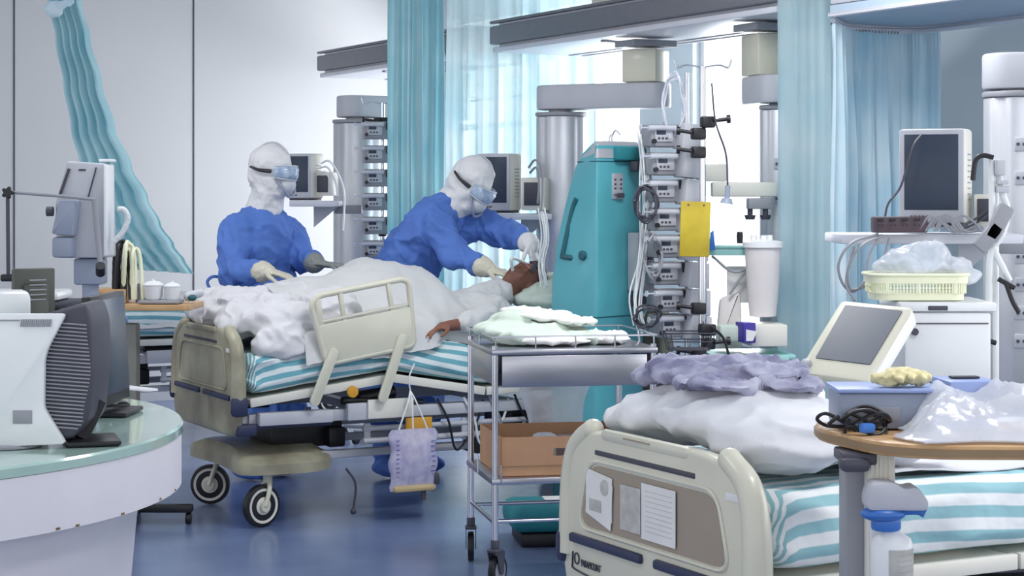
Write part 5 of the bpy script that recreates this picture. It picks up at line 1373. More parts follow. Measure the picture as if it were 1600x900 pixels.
# ================================================================== BEDSIDE SCREEN WALL AT RIGHT
def crt(name, label, loc, rz, w, h, dp, group=None, tiltx=0.0, cat='monitor'):
    t = thing(name, label, cat, loc, rz, group)
    T = Matrix.Rotation(tiltx, 4, 'X')
    mb = MB(); mb.add(MB().box((0, dp / 2, h / 2), (w, dp, h), None, 0.012).bm, T); mb.add(MB().box((0, dp + 0.012, h / 2), (w * 0.8, 0.03, h * 0.8), None, 0.01).bm, T)
    cs = obj('casing', mb, 'warm_white', t, local=True)
    mb = MB(); mb.add(MB().box((0, -0.004, h / 2), (w * 0.985, 0.012, h * 0.985), None, 0.005).bm, T); obj('bezel', mb, 'lightgrey', t, local=True)
    mb = MB(); mb.add(MB().box((0, -0.011, h * 0.54), (w * 0.82, 0.004, h * 0.80), None, 0.001).bm, T); obj('screen', mb, 'screen', t, local=True)
    mb = MB()
    for k in range(5): mb.add(MB().cyl((-w * 0.3 + k * w * 0.06, -0.010, h * 0.07), (-w * 0.3 + k * w * 0.06, -0.014, h * 0.07), 0.004, n=10).bm, T)
    obj('button', mb, 'dark', t, local=True)
    mb = MB()
    for k in range(9): mb.add(MB().box((w / 2 + 0.001, dp * 0.55, h * 0.25 + k * h * 0.06), (0.002, dp * 0.4, 0.004)).bm, T)
    obj('side_vent', mb, 'grey', t, local=True)
    mb = MB(); mb.add(MB().box((0, dp / 2, -0.006), (w * 0.9, dp * 0.8, 0.012), None, 0.003).bm, T); obj('base_foot', mb, 'dark', t, local=True)
    return t
def shelf_unit(label, px0, px1, py, d, depth, col_loc, mat_='rail'):
    a, b = W(px0, py, d), W(px1, py, d)
    t = thing('monitor_shelf', label, 'shelf', (a + b) / 2)
    mb = MB(); mb.box((a + b) / 2 + Vector((0, depth / 2, -0.016)), ((b - a).length, depth, 0.032), None, 0.005); obj('shelf_board', mb, mat_, t)
    mb = MB(); mb.prism([(0, 0), (0.14, 0), (0, -0.12)], -0.01, 0.01, Matrix.Translation(Vector((b.x - 0.16, d + depth * 0.7, a.z - 0.034))) @ XZ); obj('bracket', mb, 'lightgrey', t)
    mb = MB(); mb.box(Vector(((b.x + col_loc.x) / 2, d + depth + 0.02, a.z - 0.05)), (abs(b.x - col_loc.x) + 0.1, 0.03, 0.05), None, 0.004); obj('clamp_arm', mb, 'grey', t)
    return t, a.z
s4, z4 = shelf_unit('long white shelf carrying the large bedside monitor at right', 1315, 1600, 366, 6.25, 0.34, b4)
m4 = crt('bedside_monitor', 'large white bedside monitor with blank dark screen on the right shelf', (W(1456, 0, 6.3).x, 6.30, z4 + 0.035), -0.42, 0.215, 0.31, 0.13, 'blank bedside monitors')
s2, z2 = shelf_unit('narrow shelf under the monitor behind the bending worker', 748, 862, 334, 10.0, 0.2, b2)
m2 = crt('bedside_monitor', 'off-white monitor with dark screen just right of the bending worker\'s hood', (W(772, 0, 10.05).x, 10.05, z2 + 0.015), -0.45, 0.19, 0.30, 0.14, 'blank bedside monitors')
s1, z1 = shelf_unit('narrow white shelf beside the far left silver column', 452, 530, 314, 10.9, 0.22, b1)
m1 = crt('bedside_monitor', 'small white monitor just right of the upright worker\'s goggles', (W(467, 0, 10.95).x, 10.95, z1 + 0.015), -0.5, 0.17, 0.255, 0.13, 'blank bedside monitors')
# little vital-sign modules and lead bundles by each monitor
for nm, (x, y, d), s, lab in (('m', (832, 330, 10.0), 1.0, 'small grey module rack right of the middle monitor, on the shelf'), ('m', (505, 307, 10.95), 0.8, 'small grey module rack beside the far left monitor'), ('m', (1540, 355, 6.3), 0.62, 'grey plug-in module right of the large bedside monitor')):
    t = thing('module_rack', lab, 'module rack', W(x, y, d), -0.3, 'parameter module racks')
    T = Matrix.Translation(W(x, y, d)) @ Matrix.Rotation(-0.3, 4, 'Z')
    mb = MB(); mb.box(T @ Vector((0, 0.05, 0.09 * s)), (0.12 * s, 0.12, 0.17 * s), -0.3, 0.005); obj('case', mb, 'warm_white', t)
    mb = MB(); mb.box(T @ Vector((0, -0.012, 0.09 * s)), (0.085 * s, 0.006, 0.12 * s), -0.3, 0.002); obj('slot', mb, 'dark', t)
def leads(pts_list, r, name, m, label, cat='cables'):
    mb = MB()
    for P_ in pts_list: mb.tube(P_, r, 6, 6)
    return one(name, mb, m, label, cat)
leads([[W(826, 262, 9.95), W(836, 250, 9.9), W(846, 262, 9.88), W(848, 300, 9.88), W(846, 330, 9.86)], [W(828, 270, 9.95), W(838, 262, 9.9), W(842, 285, 9.88), W(840, 318, 9.88)]], 0.006, 'sensor_leads', 'grey', 'looped grey leads hanging right of the middle monitor')
leads([[W(502, 255, 10.85), W(515, 252, 10.8), W(530, 275, 10.8), W(538, 305, 10.8), W(536, 360, 10.8)], [W(500, 262, 10.85), W(512, 262, 10.8), W(524, 284, 10.8), W(528, 306, 10.8)], [W(498, 270, 10.85), W(510, 270, 10.8), W(518, 290, 10.8), W(520, 306, 10.8)]], 0.006, 'sensor_leads', 'tube_white', 'white looped leads in front of the far left column')
# power strip and cable tangle at the foot of the large monitor
t = thing('power_strip', 'dark brown multi-socket strip in front of the large monitor', 'power strip', W(1415, 368, 6.22))
mb = MB(); mb.box(W(1405, 351, 6.22) , (0.175, 0.06, 0.052), 0.1, 0.006); obj('case', mb, mat('dark_brown_plastic', (84, 68, 78), 0.5, var=0.06), t)
mb = MB()
for k in range(4):
    for s in (-1, 1): mb.cyl(W(1376 + 19 * k + s * 3, 352, 6.175), W(1376 + 19 * k + s * 3, 352, 6.168), 0.003, n=8)
    mb.box(W(1376 + 19 * k, 343, 6.176), (0.02, 0.004, 0.010), 0.1, 0.001)
obj('socket', mb, 'black', t)
rnd = random.Random(4)
mb = MB()
for k in range(9):
    x = 1440 + rnd.uniform(-8, 50); mb.tube([W(x, 362 - rnd.uniform(0, 6), 6.2), W(x + 15, 345 - rnd.uniform(0, 10), 6.2), W(x + 35, 350 - rnd.uniform(-4, 6), 6.2), W(x + 50, 362, 6.2), W(x + 75, 360 - rnd.uniform(0, 8), 6.23)], 0.004, 6, 6)
one('cable_tangle', mb, 'grey', 'tangle of grey cables lying on the shelf below the large monitor', 'cables')
leads([[W(1378, 368, 6.2), W(1345, 385, 6.15), W(1325, 420, 6.15), W(1330, 455, 6.15), W(1350, 440, 6.15), W(1358, 400, 6.18), W(1372, 372, 6.2)], [W(1372, 366, 6.2), W(1330, 380, 6.15), W(1310, 415, 6.15), W(1322, 450, 6.15), W(1350, 448, 6.15), W(1375, 420, 6.17), W(1390, 372, 6.2)], [W(1335, 385, 6.16), W(1322, 440, 6.15), W(1335, 470, 6.1)]], 0.0045, 'cable_loop', 'grey', 'grey cable loops hanging from the left end of the right shelf', 'cable')
leads([[W(1440, 210, 6.28), W(1425, 232, 6.26), W(1408, 290, 6.26), W(1388, 318, 6.25), W(1382, 345, 6.24)], [W(1494, 355, 6.22), W(1520, 345, 6.25), W(1545, 325, 6.25)], [W(1494, 360, 6.22), W(1520, 352, 6.25), W(1550, 330, 6.25)]], 0.004, 'cable_loop', 'dark', 'dark thin cable running down left of the large monitor', 'cable')
# hose pole right of the monitor
t = thing('hose_support', 'white upright support pole with pale hoses right of the large monitor', 'support pole', Vector((W(1550, 0, 6.1).x, 6.1, 0.80)))
mb = MB(); mb.cyl(W(1556, 595, 6.1), W(1556, 262, 6.1), 0.010, n=16); obj('pole', mb, 'white_plastic', t)
for pts in ([W(1548, 246, 6.06), W(1550, 300, 6.05), W(1552, 380, 6.04), W(1568, 420, 6.04), W(1577, 438, 6.05)], [W(1556, 250, 6.06), W(1566, 300, 6.05), W(1574, 330, 6.05), W(1566, 366, 6.04), W(1548, 400, 6.04), W(1545, 480, 6.04)]):
    mb = MB(); mb.tube(pts, 0.011, 10, 10); obj('hose', mb, 'tube_white', t)
for pts in ([(1520, 282), (1524, 252), (1535, 243), (1552, 246)], [(1520, 556), (1528, 538), (1540, 532), (1556, 536)], [(1560, 436), (1585, 450)], [(1572, 442), (1582, 470), (1592, 488)]):
    mb = MB(); mb.tube([W(x, y, 6.03) for x, y in pts], 0.008, 8, 5); obj('lever', mb, 'black', t)
mb = MB(); mb.box(W(1562, 262, 6.04), (0.03, 0.04, 0.05), 0, 0.006); mb.box(W(1566, 296, 6.04), (0.04, 0.03, 0.02), 0, 0.004); mb.box(W(1566, 285, 6.04), (0.035, 0.03, 0.012), 0, 0.003); obj('hose_clip', mb, 'lightgrey', t)
mb = MB(); mb.box(W(1560, 348, 6.02), (0.05, 0.03, 0.12), (0, 0.5, 0), 0.008); mb.box(W(1545, 370, 6.02), (0.05, 0.03, 0.10), (0, 0.7, 0), 0.008); obj('connector_bundle', mb, 'grey', t)

# ventilator: cabinet, tilted touch screen, basket
t = thing('ventilator', 'white breathing machine with tilted touch screen, behind the wood-topped table', 'ventilator', Vector((W(1480, 0, 6.0).x, 6.0, 0)), 0)
VX0, VX1 = W(1412, 0, 5.85).x, W(1548, 0, 5.85).x
zt, zm = W(0, 487, 5.85).z, W(0, 597, 5.85).z
mb = MB(); mb.box(((VX0 + VX1) / 2, 6.0, (zt + zm) / 2), (VX1 - VX0, 0.32, zt - zm), None, 0.012); obj('cabinet', mb, 'white_plastic', t)
mb = MB(); mb.box(((VX0 + VX1) / 2, 6.0, zt + 0.015), (VX1 - VX0 + 0.03, 0.34, 0.028), None, 0.008); obj('top_lid', mb, 'white_plastic', t)
mb = MB(); mb.box(((VX0 + VX1) / 2, 5.838, zt - 0.035), (VX1 - VX0 - 0.02, 0.004, 0.003)); mb.box((VX0 + 0.10, 5.83, zt + 0.012), (0.06, 0.008, 0.014), None, 0.003)
obj('lid_catch', mb, 'dark', t); mb = MB(); mb.cyl((VX0 + 0.03, 5.838, zt - 0.06), (VX0 + 0.03, 5.825, zt - 0.06), 0.011, n=14)
obj('front_knob', mb, 'dark', t)
mb = MB(); mb.box(((VX0 + VX1) / 2, 6.02, zm - 0.02), (VX1 - VX0 + 0.05, 0.36, 0.035), None, 0.008); mb.box(((VX0 + VX1) / 2, 6.02, 0.45), (0.16, 0.18, zm * 2 - 0.94 if zm * 2 - 0.94 > 0.1 else 0.65), None, 0.02); obj('column', mb, 'warm_white', t)
mb = MB()
for s in (-1, 1):
    for r2 in (-1, 1): mb.box(((VX0 + VX1) / 2 + s * 0.13, 6.02 + r2 * 0.13, 0.09), (0.30, 0.05, 0.03), s * r2 * 0.78, 0.008)
bs = obj('wheeled_base', mb, 'grey', t)
for s in (-1, 1):
    for r2 in (-1, 1):
        mb = MB(); c = Vector(((VX0 + VX1) / 2 + s * 0.23, 6.02 + r2 * 0.23, 0.04)); mb.cyl(c - Vector((0.012, 0, 0)), c + Vector((0.012, 0, 0)), 0.038, n=18, bev=0.004); obj('wheel', mb, 'black', bs)
# tilted screen: corners seen at (1340,470) (1428,476) (1340,592) (1254,570)
sw, shh = 0.245, 0.275
Sx = Vector((0.80, -0.58, -0.06)).normalized(); Sy = Vector((0.54, 0.66, 0.64)); Sy = (Sy - Sx * Sy.dot(Sx)).normalized(); Sn = Sx.cross(Sy)
SM = Matrix.Translation(W(1337, 530, 5.6)) @ Matrix((Sx, Sy, Sn)).transposed().to_4x4()
mb = MB(); b = MB(); b.prism(rpoly([(-0.118, -0.165), (0.112, -0.165), (0.118, 0.165), (-0.118, 0.165)], 0.02, 4), -0.045, 0.0, None, 0.010); mb.add(b.bm, SM); fr_ = obj('screen_housing', mb, 'cream', t)
mb = MB(); b = MB(); b.prism(rpoly([(-0.085, -0.10), (0.088, -0.10), (0.092, 0.14), (-0.092, 0.14)], 0.004, 2), 0.0005, 0.0035, None); mb.add(b.bm, SM); obj('touch_screen', mb, 'screen', fr_)
mb = MB(); mb.add(MB().cyl((-0.100, -0.132, -0.02), (-0.100, -0.132, 0.014), 0.016, n=18, bev=0.003).bm, SM); obj('control_knob', mb, 'grey', fr_)
mb = MB(); mb.add(MB().box((0.117, 0.0, -0.026), (0.010, 0.29, 0.042), (0, 0, -0.018), 0.004).bm, SM); obj('side_edge', mb, 'white_plastic', fr_)
mb = MB(); mb.tube([SM @ Vector((0.02, -0.02, -0.045)), SM @ Vector((0.06, -0.04, -0.11)), Vector((VX0 + 0.03, 5.88, zm + 0.02))], 0.025, 10); obj('screen_arm', mb, 'greyblue', t)
# basket with plastic bag
t = thing('plastic_basket', 'cream perforated plastic basket on top of the breathing machine', 'basket', W(1430, 476, 5.95))
bc = W(1430, 470, 5.98); bc.z = zt + 0.032
mb = MB()
prf = rrect(0.30, 0.20, 0.045, 5)
for z0_, z1_, s in ((0, 0.022, 0.92), (0.036, 0.040, 0.95), (0.052, 0.075, 1.0)):
    rings = [[bc + Vector((x * s, y * s, z0_)) for x, y in prf], [bc + Vector((x * (s + .01), y * (s + .01), z1_)) for x, y in prf]]
    b = MB(); b.loft(rings, cap=(z0_ == 0)); mb.add(b.bm)
n = 44
for k in range(n):
    i = k / n * len(prf); a = Vector(prf[int(i)]); c = Vector(prf[(int(i) + 1) % len(prf)]); p = a.lerp(c, i - int(i))
    mb.box(bc + Vector((p.x * 0.96, p.y * 0.96, 0.038)), (0.0045, 0.0045, 0.034))
# add ribs along the long sides
for k in range(22):
    for s in (-1, 1): mb.box(bc + Vector((-0.105 + 0.01 * k, s * 0.096, 0.038)), (0.004, 0.003, 0.034))
obj('basket_body', mb, 'cream_basket', t)
mb = MB(); P4 = [bc + Vector((x * 1.02, y * 1.02, 0.078)) for x, y in prf]; mb.tube(P4 + [P4[0]], 0.005, 8, 1, sm=False); obj('rim', mb, 'cream_basket', t)
mb = MB()
for x, y, z, a, b_, c in ((0.0, 0.0, 0.10, 0.13, 0.08, 0.05), (0.02, 0.0, 0.13, 0.09, 0.06, 0.05), (0.10, 0.0, 0.09, 0.07, 0.07, 0.035), (-0.05, 0, 0.11, 0.06, 0.06, 0.05), (0.16, -0.01, 0.075, 0.04, 0.04, 0.02)):
    mb.ell(bc + Vector((x, y, z)), (a, b_, c), None, 18)
one('crumpled_bag', remesh(mb, 0.008, 3, lambda co, n: n * (0.035 * (ridged(co, 9.0, 3) - 0.45))), 'clear', 'crumpled clear plastic bag stuffed in the cream basket', 'bag', sharp=50)

# ================================================================== OVER-BED TABLE (right foreground)
ZT = 0.945
t = thing('overbed_table', 'wooden overbed table on a grey post, right foreground', 'overbed table', Vector((0.72, 3.98, 0)))
top_pts = rpoly([(0.665, 4.22), (0.655, 4.10), (0.76, 3.82), (1.46, 3.80), (1.50, 4.22)], [0.03, 0.06, 0.16, 0.05, 0.05], 6)
mb = MB(); mb.prism(top_pts, ZT - 0.028, ZT, None, 0.004); obj('table_top', mb, 'wood', t)
mb = MB(); pp_ = rpoly([(0.662, 4.225), (0.651, 4.10), (0.757, 3.816), (1.465, 3.796), (1.505, 4.225)], [0.03, 0.06, 0.16, 0.05, 0.05], 6); mb.prism(pp_, ZT - 0.022, ZT - 0.007); obj('edge_strip', mb, 'wood_edge', t)
mb = MB(); mb.box((0.712, 3.985, ZT - 0.042), (0.07, 0.12, 0.024), None, 0.005); mb.box((0.70, 3.93, ZT - 0.052), (0.06, 0.05, 0.028), None, 0.01); obj('top_bracket', mb, 'dark', t)
mb = MB(); mb.box((0.715, 4.02, 0.48), (0.05, 0.075, 0.84), None, 0.008); obj('outer_post', mb, 'grey', t)
mb = MB(); mb.box((0.758, 3.96, 0.488), (0.056, 0.05, 0.856), None, 0.006)
for k in range(5): mb.box((0.737 + 0.009 * k, 3.934, 0.485), (0.003, 0.004, 0.84))
obj('inner_post', mb, 'warm_white', t)
mb = MB(); mb.box((1.05, 4.0, 0.045), (0.80, 0.06, 0.035), None, 0.01); mb.box((0.74, 4.0, 0.05), (0.06, 0.50, 0.035), None, 0.01); ft = obj('foot_frame', mb, 'lightgrey', t)
for x, y in ((0.74, 3.78), (0.74, 4.22), (1.42, 4.0)):
    mb = MB(); mb.cyl((x - 0.011, y, 0.024), (x + 0.011, y, 0.024), 0.022, n=16, bev=0.003); obj('wheel', mb, 'black', ft)
# sanitiser bottle in a holder on the post
bxx, byy = 0.766, 3.872
t = thing('sanitiser_dispenser', 'white sanitiser bottle with blue pump under a grey cap on the table post', 'dispenser', Vector((bxx, byy, 0.60)))
mb = MB(); mb.lathe([(0.038, 0.60), (0.043, 0.607), (0.043, 0.735), (0.038, 0.752), (0.020, 0.764), (0.016, 0.772)], (bxx, byy, 0), 32); bt = obj('bottle', mb, 'white_plastic', t)
mb = MB(); b = MB(); rings = []
for k in range(9):
    a = -1.9 + 1.5 * k / 8
    rings.append([Vector((bxx + 0.0436 * math.cos(a), byy + 0.0436 * math.sin(a), z)) for z in (0.615, 0.735)])
b.loft(rings, closed=False); mb.add(b.bm)
for k in range(9): 
    for (a0, a1, zz) in ((-1.5, -0.6, 0.725 - 0.011 * k),):
        mb.tube([Vector((bxx + 0.0445 * math.cos(a0 + (a1 - a0) * j / 6), byy + 0.0445 * math.sin(a0 + (a1 - a0) * j / 6), zz)) for j in range(7)], 0.0008, 4, 1, sm=False)
obj('printed_label', mb, 'paper_grey', bt)
mb = MB(); mb.cyl((bxx - 0.012, byy, 0.768), (bxx - 0.012, byy, 0.800), 0.030, n=24, bev=0.006); mb.ell((bxx - 0.02, byy - 0.01, 0.803), (0.046, 0.034, 0.016), None, 20); mb.tube([(bxx + 0.01, byy, 0.806), (bxx + 0.05, byy, 0.808), (bxx + 0.066, byy - 0.005, 0.802)], 0.009, 10)
obj('pump', mb, 'blue', bt)
mb = MB(); mb.prism(rpoly([(-0.055, 0.812), (0.066, 0.812), (0.068, 0.83), (0.045, 0.862), (0.02, 0.855), (0.0, 0.868), (-0.045, 0.868), (-0.056, 0.84)], 0.012), -0.035, 0.035, Matrix.Translation((bxx, byy, 0)) @ XZ, 0.006)
obj('cap_cover', mb, 'lightgrey', t)
mb = MB(); mb.box((bxx - 0.01, byy + 0.045, 0.72), (0.05, 0.010, 0.24), None, 0.003); obj('wall_plate', mb, 'white_plastic', t)
# things on the table
def W4(px, py, d): return W(px, py, d)
t = thing('control_unit', 'grey-blue boxy device at the back of the wood-topped table', 'device', (0.80, 4.12, ZT))
mb = MB(); mb.box((0.800, 4.135, ZT + 0.041), (0.215, 0.15, 0.078), None, 0.010); obj('casing', mb, 'greyblue', t)
mb = MB(); mb.box((0.80, 4.135, ZT + 0.084), (0.225, 0.16, 0.010), None, 0.004); obj('lid', mb, 'lavender', t)
mb = MB(); mb.box((0.77, 4.058, ZT + 0.035), (0.10, 0.004, 0.03), None, 0.001); obj('front_window', mb, 'grey', t)
t = thing('tissue_box', 'small blue and lavender box behind the yellow gloves', 'box', (0.955, 4.14, ZT + 0.0)) 
mb = MB(); mb.box((0.975, 4.14, ZT + 0.053), (0.105, 0.13, 0.10), 0.1, 0.004); obj('carton', mb, 'lavender', t)
mb = MB(); mb.box((0.975, 4.14, ZT + 0.106), (0.06, 0.03, 0.004), 0.1, 0.001); obj('opening', mb, 'sign_dark', t)
mb = MB()
for x, y, z, a, b_, c in ((0.83, 4.10, 0.112, 0.035, 0.03, 0.018), (0.80, 4.09, 0.105, 0.022, 0.02, 0.012), (0.865, 4.10, 0.108, 0.03, 0.022, 0.016)): mb.ell((x, y, ZT + z), (a, b_, c), None, 14)
for k, (a0, L) in enumerate(((3.3, 0.055), (3.8, 0.05), (4.5, 0.045), (5.2, 0.04), (5.9, 0.045))):
    p = Vector((0.83, 4.09, ZT + 0.115)); d_ = Vector((math.cos(a0), math.sin(a0) * 0.6, -0.15)); mb.tube([p, p + d_ * L * 0.6 + Vector((0, 0, 0.006)), p + d_ * L * 1.15], 0.009, 10)
one('rubber_gloves', remesh(mb, 0.004, 1, folds(0.012, 30)), 'glove_yellow', 'crumpled pale yellow rubber gloves on the grey-blue device', 'gloves', sharp=60)
t = thing('coiled_cable', 'coiled black cable at the left end of the wood-topped table', 'cable', (0.70, 4.02, ZT))
mb = MB(); rnd = random.Random(3)
for k in range(6):
    cx, cy = 0.742 + rnd.uniform(-.004, .004), 4.015 + rnd.uniform(-.004, .004); rx = 0.045 + rnd.uniform(-.006, .006)
    mb.tube([(cx + rx * math.cos(a), cy + rx * 0.75 * math.sin(a), ZT + 0.006 + 0.007 * k + 0.012 * math.sin(a * 2 + k)) for a in [j * PI / 8 for j in range(17)]], 0.0036, 6, 2)
mb.tube([(0.70, 4.02, ZT + 0.02), (0.66, 4.03, ZT + 0.04), (0.645, 4.06, ZT + 0.025), (0.67, 4.08, ZT + 0.008), (0.70, 4.05, ZT + 0.01), (0.66, 4.0, ZT + 0.02), (0.68, 3.99, ZT + 0.04)], 0.004, 6, 6)
obj('coil', mb, 'black', t); mb = MB(); mb.box((0.735, 3.975, ZT + 0.016), (0.03, 0.022, 0.02), 0.4, 0.005); obj('plug', mb, 'blue', t)
mb = MB(); mb.lathe([(0.010, 0), (0.012, 0.02), (0.006, 0.026)], (0.835, 3.985, ZT), 16); one('green_cap', mb, mat('lime_plastic', (196, 214, 120), 0.4), 'small lime green cap in front of the grey-blue device', 'cap')
def hpl(x, y):
    e = min((x - 0.80) / 0.10, (1.50 - x) / 0.05, (y - 3.82) / 0.12, (4.18 - y) / 0.05)
    return Vector((x + 0.02 * math.sin(y * 30), y + 0.012 * math.sin(x * 22), ZT + 0.008 + 0.062 * smooth01(e) * (0.55 + 0.9 * ridged(Vector((x * 1.5, y * 2.2, 1.3)), 4.5, 3)) + 0.05 * smooth01((y - 4.0) / 0.12)*smooth01(e)))
mb = cloth_grid(0.80, 1.50, 3.825, 4.06, 70, 36, hpl, 0.003)
one('plastic_sheet', mb, 'clear', 'crumpled clear plastic sheeting spread over the right of the wooden table', 'plastic sheet', sharp=50)

# ================================================================== RECEPTION DESK (left foreground)
DC = Vector((-2.15, 5.45, 0))
t = thing('nurse_desk', 'curved white desk with mint glass top and chipped edge, left foreground', 'desk', (-1.6, 5.45, 0))
def arc(r, z, a0=-95, a1=95, n=48): return [Vector((DC.x + r * math.cos(math.radians(a0 + (a1 - a0) * k / n)), DC.y + r * math.sin(math.radians(a0 + (a1 - a0) * k / n)), z)) for k in range(n + 1)]
def slab(r, z0, z1, bev=0.0, inner=0.3, r0=None):
    lo, hi = arc(r0 or r, z0), arc(r, z1)
    mb = MB(); back = [Vector((DC.x - 0.6, DC.y + r, 0)), Vector((DC.x - 0.6, DC.y - r, 0))]
    R0 = [Vector((p.x, p.y, z0)) for p in lo + back]; R1 = [Vector((p.x, p.y, z1)) for p in hi + back]
    rings = [R0, R1]
    if bev: rings = [R0, [Vector((p.x, p.y, z1 - bev)) for p in R1], [DC + (p - DC).normalized() * 0 + Vector((DC.x * 0 + (p.x - DC.x) * (1 - bev / r), (p.y - DC.y) * (1 - bev / r), z1)) if False else Vector((DC.x + (p.x - DC.x) * (1 - bev / r), DC.y + (p.y - DC.y) * (1 - bev / r), z1)) for p in R1]]
    mb.loft(rings); return mb
obj('desk_top', slab(1.20, 0.752, 0.780, 0.006), 'mint_glass', t)
obj('fascia', slab(1.195, 0.60, 0.750, 0.0), 'counter', t)
obj('desk_body', slab(1.075, 0.0, 0.60, 0.0, r0=1.02), 'counter', t)
mb = MB(); rnd = random.Random(2)
for k in range(9):
    a = math.radians(-42 + rnd.uniform(0, 62)); z = rnd.choice((0.602, 0.604, 0.748)); L = rnd.uniform(0.004, 0.018)
    mb.box((DC.x + 1.1965 * math.cos(a), DC.y + 1.1965 * math.sin(a), z + 0.002), (0.003, L, 0.006), a, 0.001)
obj('chip', mb, 'chip', t)['kind'] = 'stuff'
ZD = 0.781
# all-in-one white terminal: screen faces away to the right, vented dark back half
def PD(px, py, z):   # point on a horizontal plane
    d = (EYE - z) * 3000 / (py - 300); return Vector(((px - 800) / 3000 * d, d, z))
mt = thing('desk_terminal', 'big white computer terminal with dark ribbed vent on the desk', 'computer', (-1.33, 5.0, ZD))
d = 5.02; X = lambda px: (px - 800) / 3000 * d; Z = lambda py: EYE + (300 - py) / 3000 * d
out = [(X(-70), Z(474)), (X(106), Z(474)), (X(78), Z(528)), (X(73), Z(545)), (X(72), Z(620)), (X(106), Z(676)), (X(-30), Z(682)), (X(-70), Z(672))]
ZO = ZD + 0.004 - min(z for x, z in out)
out = [(x, z + ZO) for x, z in out]
mb = MB(); mb.prism(rpoly(out, 0.012, 3), -0.03, -0.004, Matrix.Translation((0, d, 0)) @ XZ, 0.0015); sh_ = obj('side_shell', mb, 'white_plastic', mt)
mb = MB()
for k in range(15): mb.box((X(38 + k * 3.3), d - 0.032 , Z(488) + ZO), (0.0022, 0.004, 0.02), (0, 0.15, 0))
mb.box((X(0), d - 0.031, Z(484) + ZO), (0.12, 0.003, 0.004)); obj('vent_slot', mb, 'grey', sh_); mb = MB(); mb.box((X(40), d - 0.031, Z(634) + ZO), (0.05, 0.003, 0.035), None, 0.001)
obj('port_cover', mb, 'grey', sh_)
mb = MB(); mb.prism(rpoly([(X(a), Z(b) + ZO) for a, b in ((55, 480), (112, 462), (136, 458), (146, 490), (148, 560), (139, 640), (112, 672), (55, 668))], 0.02, 4), -0.002, 0.22, Matrix.Translation((0, d, 0)) @ XZ, 0.014, 4); vb = obj('ribbed_back', mb, 'dark', mt)
mb = MB()
for k in range(28):
    py = 490 + k * 6.0
    xa = 72; xb = interp([490, 560, 640, 660], [136, 142, 130, 118], py)
    mb.box(((X(xa) + X(xb)) / 2, d - 0.004, Z(py) + ZO), (X(xb) - X(xa), 0.008, 0.0038), (0, 0.08, 0), 0.001)
obj('vent_rib', mb, 'grey', vb)
mb = MB(); mb.box((X(130), d + 0.10, ZD + 0.008), (0.14, 0.18, 0.014), 0.3, 0.005); mb.tube([(X(115), d + 0.08, ZD + 0.014), (X(128), d + 0.1, ZD + 0.06), (X(140), d + 0.12, ZD + 0.11)], 0.02, 8); obj('foot', mb, 'black', mt)
# black flat monitor seen edge on, right of the terminal
def flat_monitor(label, M_, w, h, standh, m='black', back='dark', group=None, tilt=0.0, base=True, zb=ZD):
    t = thing('flat_monitor', label, 'monitor', M_.translation.copy(), 0, group)
    T = M_ @ Matrix.Rotation(tilt, 4, 'X')
    mb = MB(); mb.add(MB().box((0, 0, 0), (w, 0.03, h), None, 0.006).bm, T); mb.add(MB().box((0, 0.025, -h * 0.05), (w * 0.6, 0.03, h * 0.6), None, 0.012).bm, T); sh = obj('casing', mb, m, t)
    mb = MB(); mb.add(MB().box((0, -0.0165, 0.008), (w * 0.93, 0.003, h * 0.86), None, 0.001).bm, T); obj('screen', mb, 'screen', t)
    mb = MB()
    for k in range(7): mb.add(MB().box((0, 0.042, -h * 0.2 + k * 0.016), (w * 0.4, 0.002, 0.004)).bm, T)
    obj('vent_slot', mb, 'grey', t)
    if base:
        c = M_.translation
        mb = MB(); mb.box((M_ @ Vector((0, 0.05, 0)) * 1.0).lerp(Vector((c.x, c.y, zb)), 0.0) * 1.0 - Vector((0, 0, (c.z - zb) * 0.5)), (0.06, 0.025, (c.z - zb) * 0.95), M_.to_3x3(), 0.006); mb.box(Vector((c.x, c.y + 0.04, zb + 0.008)), (0.20, 0.16, 0.014), M_.to_3x3(), 0.006)
        obj('stand', mb, m, t)
    return t
dm = 5.75
c = W(166, 545, dm); Mm = Matrix.Translation(c) @ Matrix.Rotation(math.radians(86), 4, 'Z')
flat_monitor('black flat computer monitor turned edge-on beside the white terminal', Mm, 0.36, 0.33, 0.1, 'black', group=None, tilt=-0.06)
c = W(52, 455, 6.3); c.z = 1.105
Mm = Matrix.Translation(c) @ Matrix.Rotation(math.radians(215), 4, 'Z')
flat_monitor('dark olive flat monitor seen from behind, above the white terminal', Mm, 0.14, 0.19, 0.1, mat('olive_black_plastic', (74, 76, 70), 0.5), group=None, zb=ZD)
# silver stand in the near left corner
t = thing('silver_stand', 'silver monitor stand with round base at the front left of the desk', 'stand', PD(20, 690, ZD))
c = PD(14, 697, ZD)
mb = MB(); mb.lathe([(0.085, 0.001), (0.085, 0.007), (0.06, 0.012)], c, 40); obj('round_base', mb, 'grey', t)
mb = MB(); mb.cyl(c + Vector((0, 0, 0.012)), c + Vector((-0.004, 0, 0.085)), 0.020, 0.016, 20); mb.box(c + Vector((0.0, 0, 0.11)), (0.055, 0.02, 0.075), (0, 0.15, 0), 0.008); mb.box(c + Vector((0.028, 0, 0.115)), (0.016, 0.03, 0.09), (0, 0.25, 0), 0.005); obj('stem', mb, 'alu', t)
mb = MB(); mb.box(c + Vector((0.0, -0.012, 0.11)), (0.012, 0.003, 0.05), (0, 0.15, 0), 0.001); obj('slot', mb, 'dark', t)
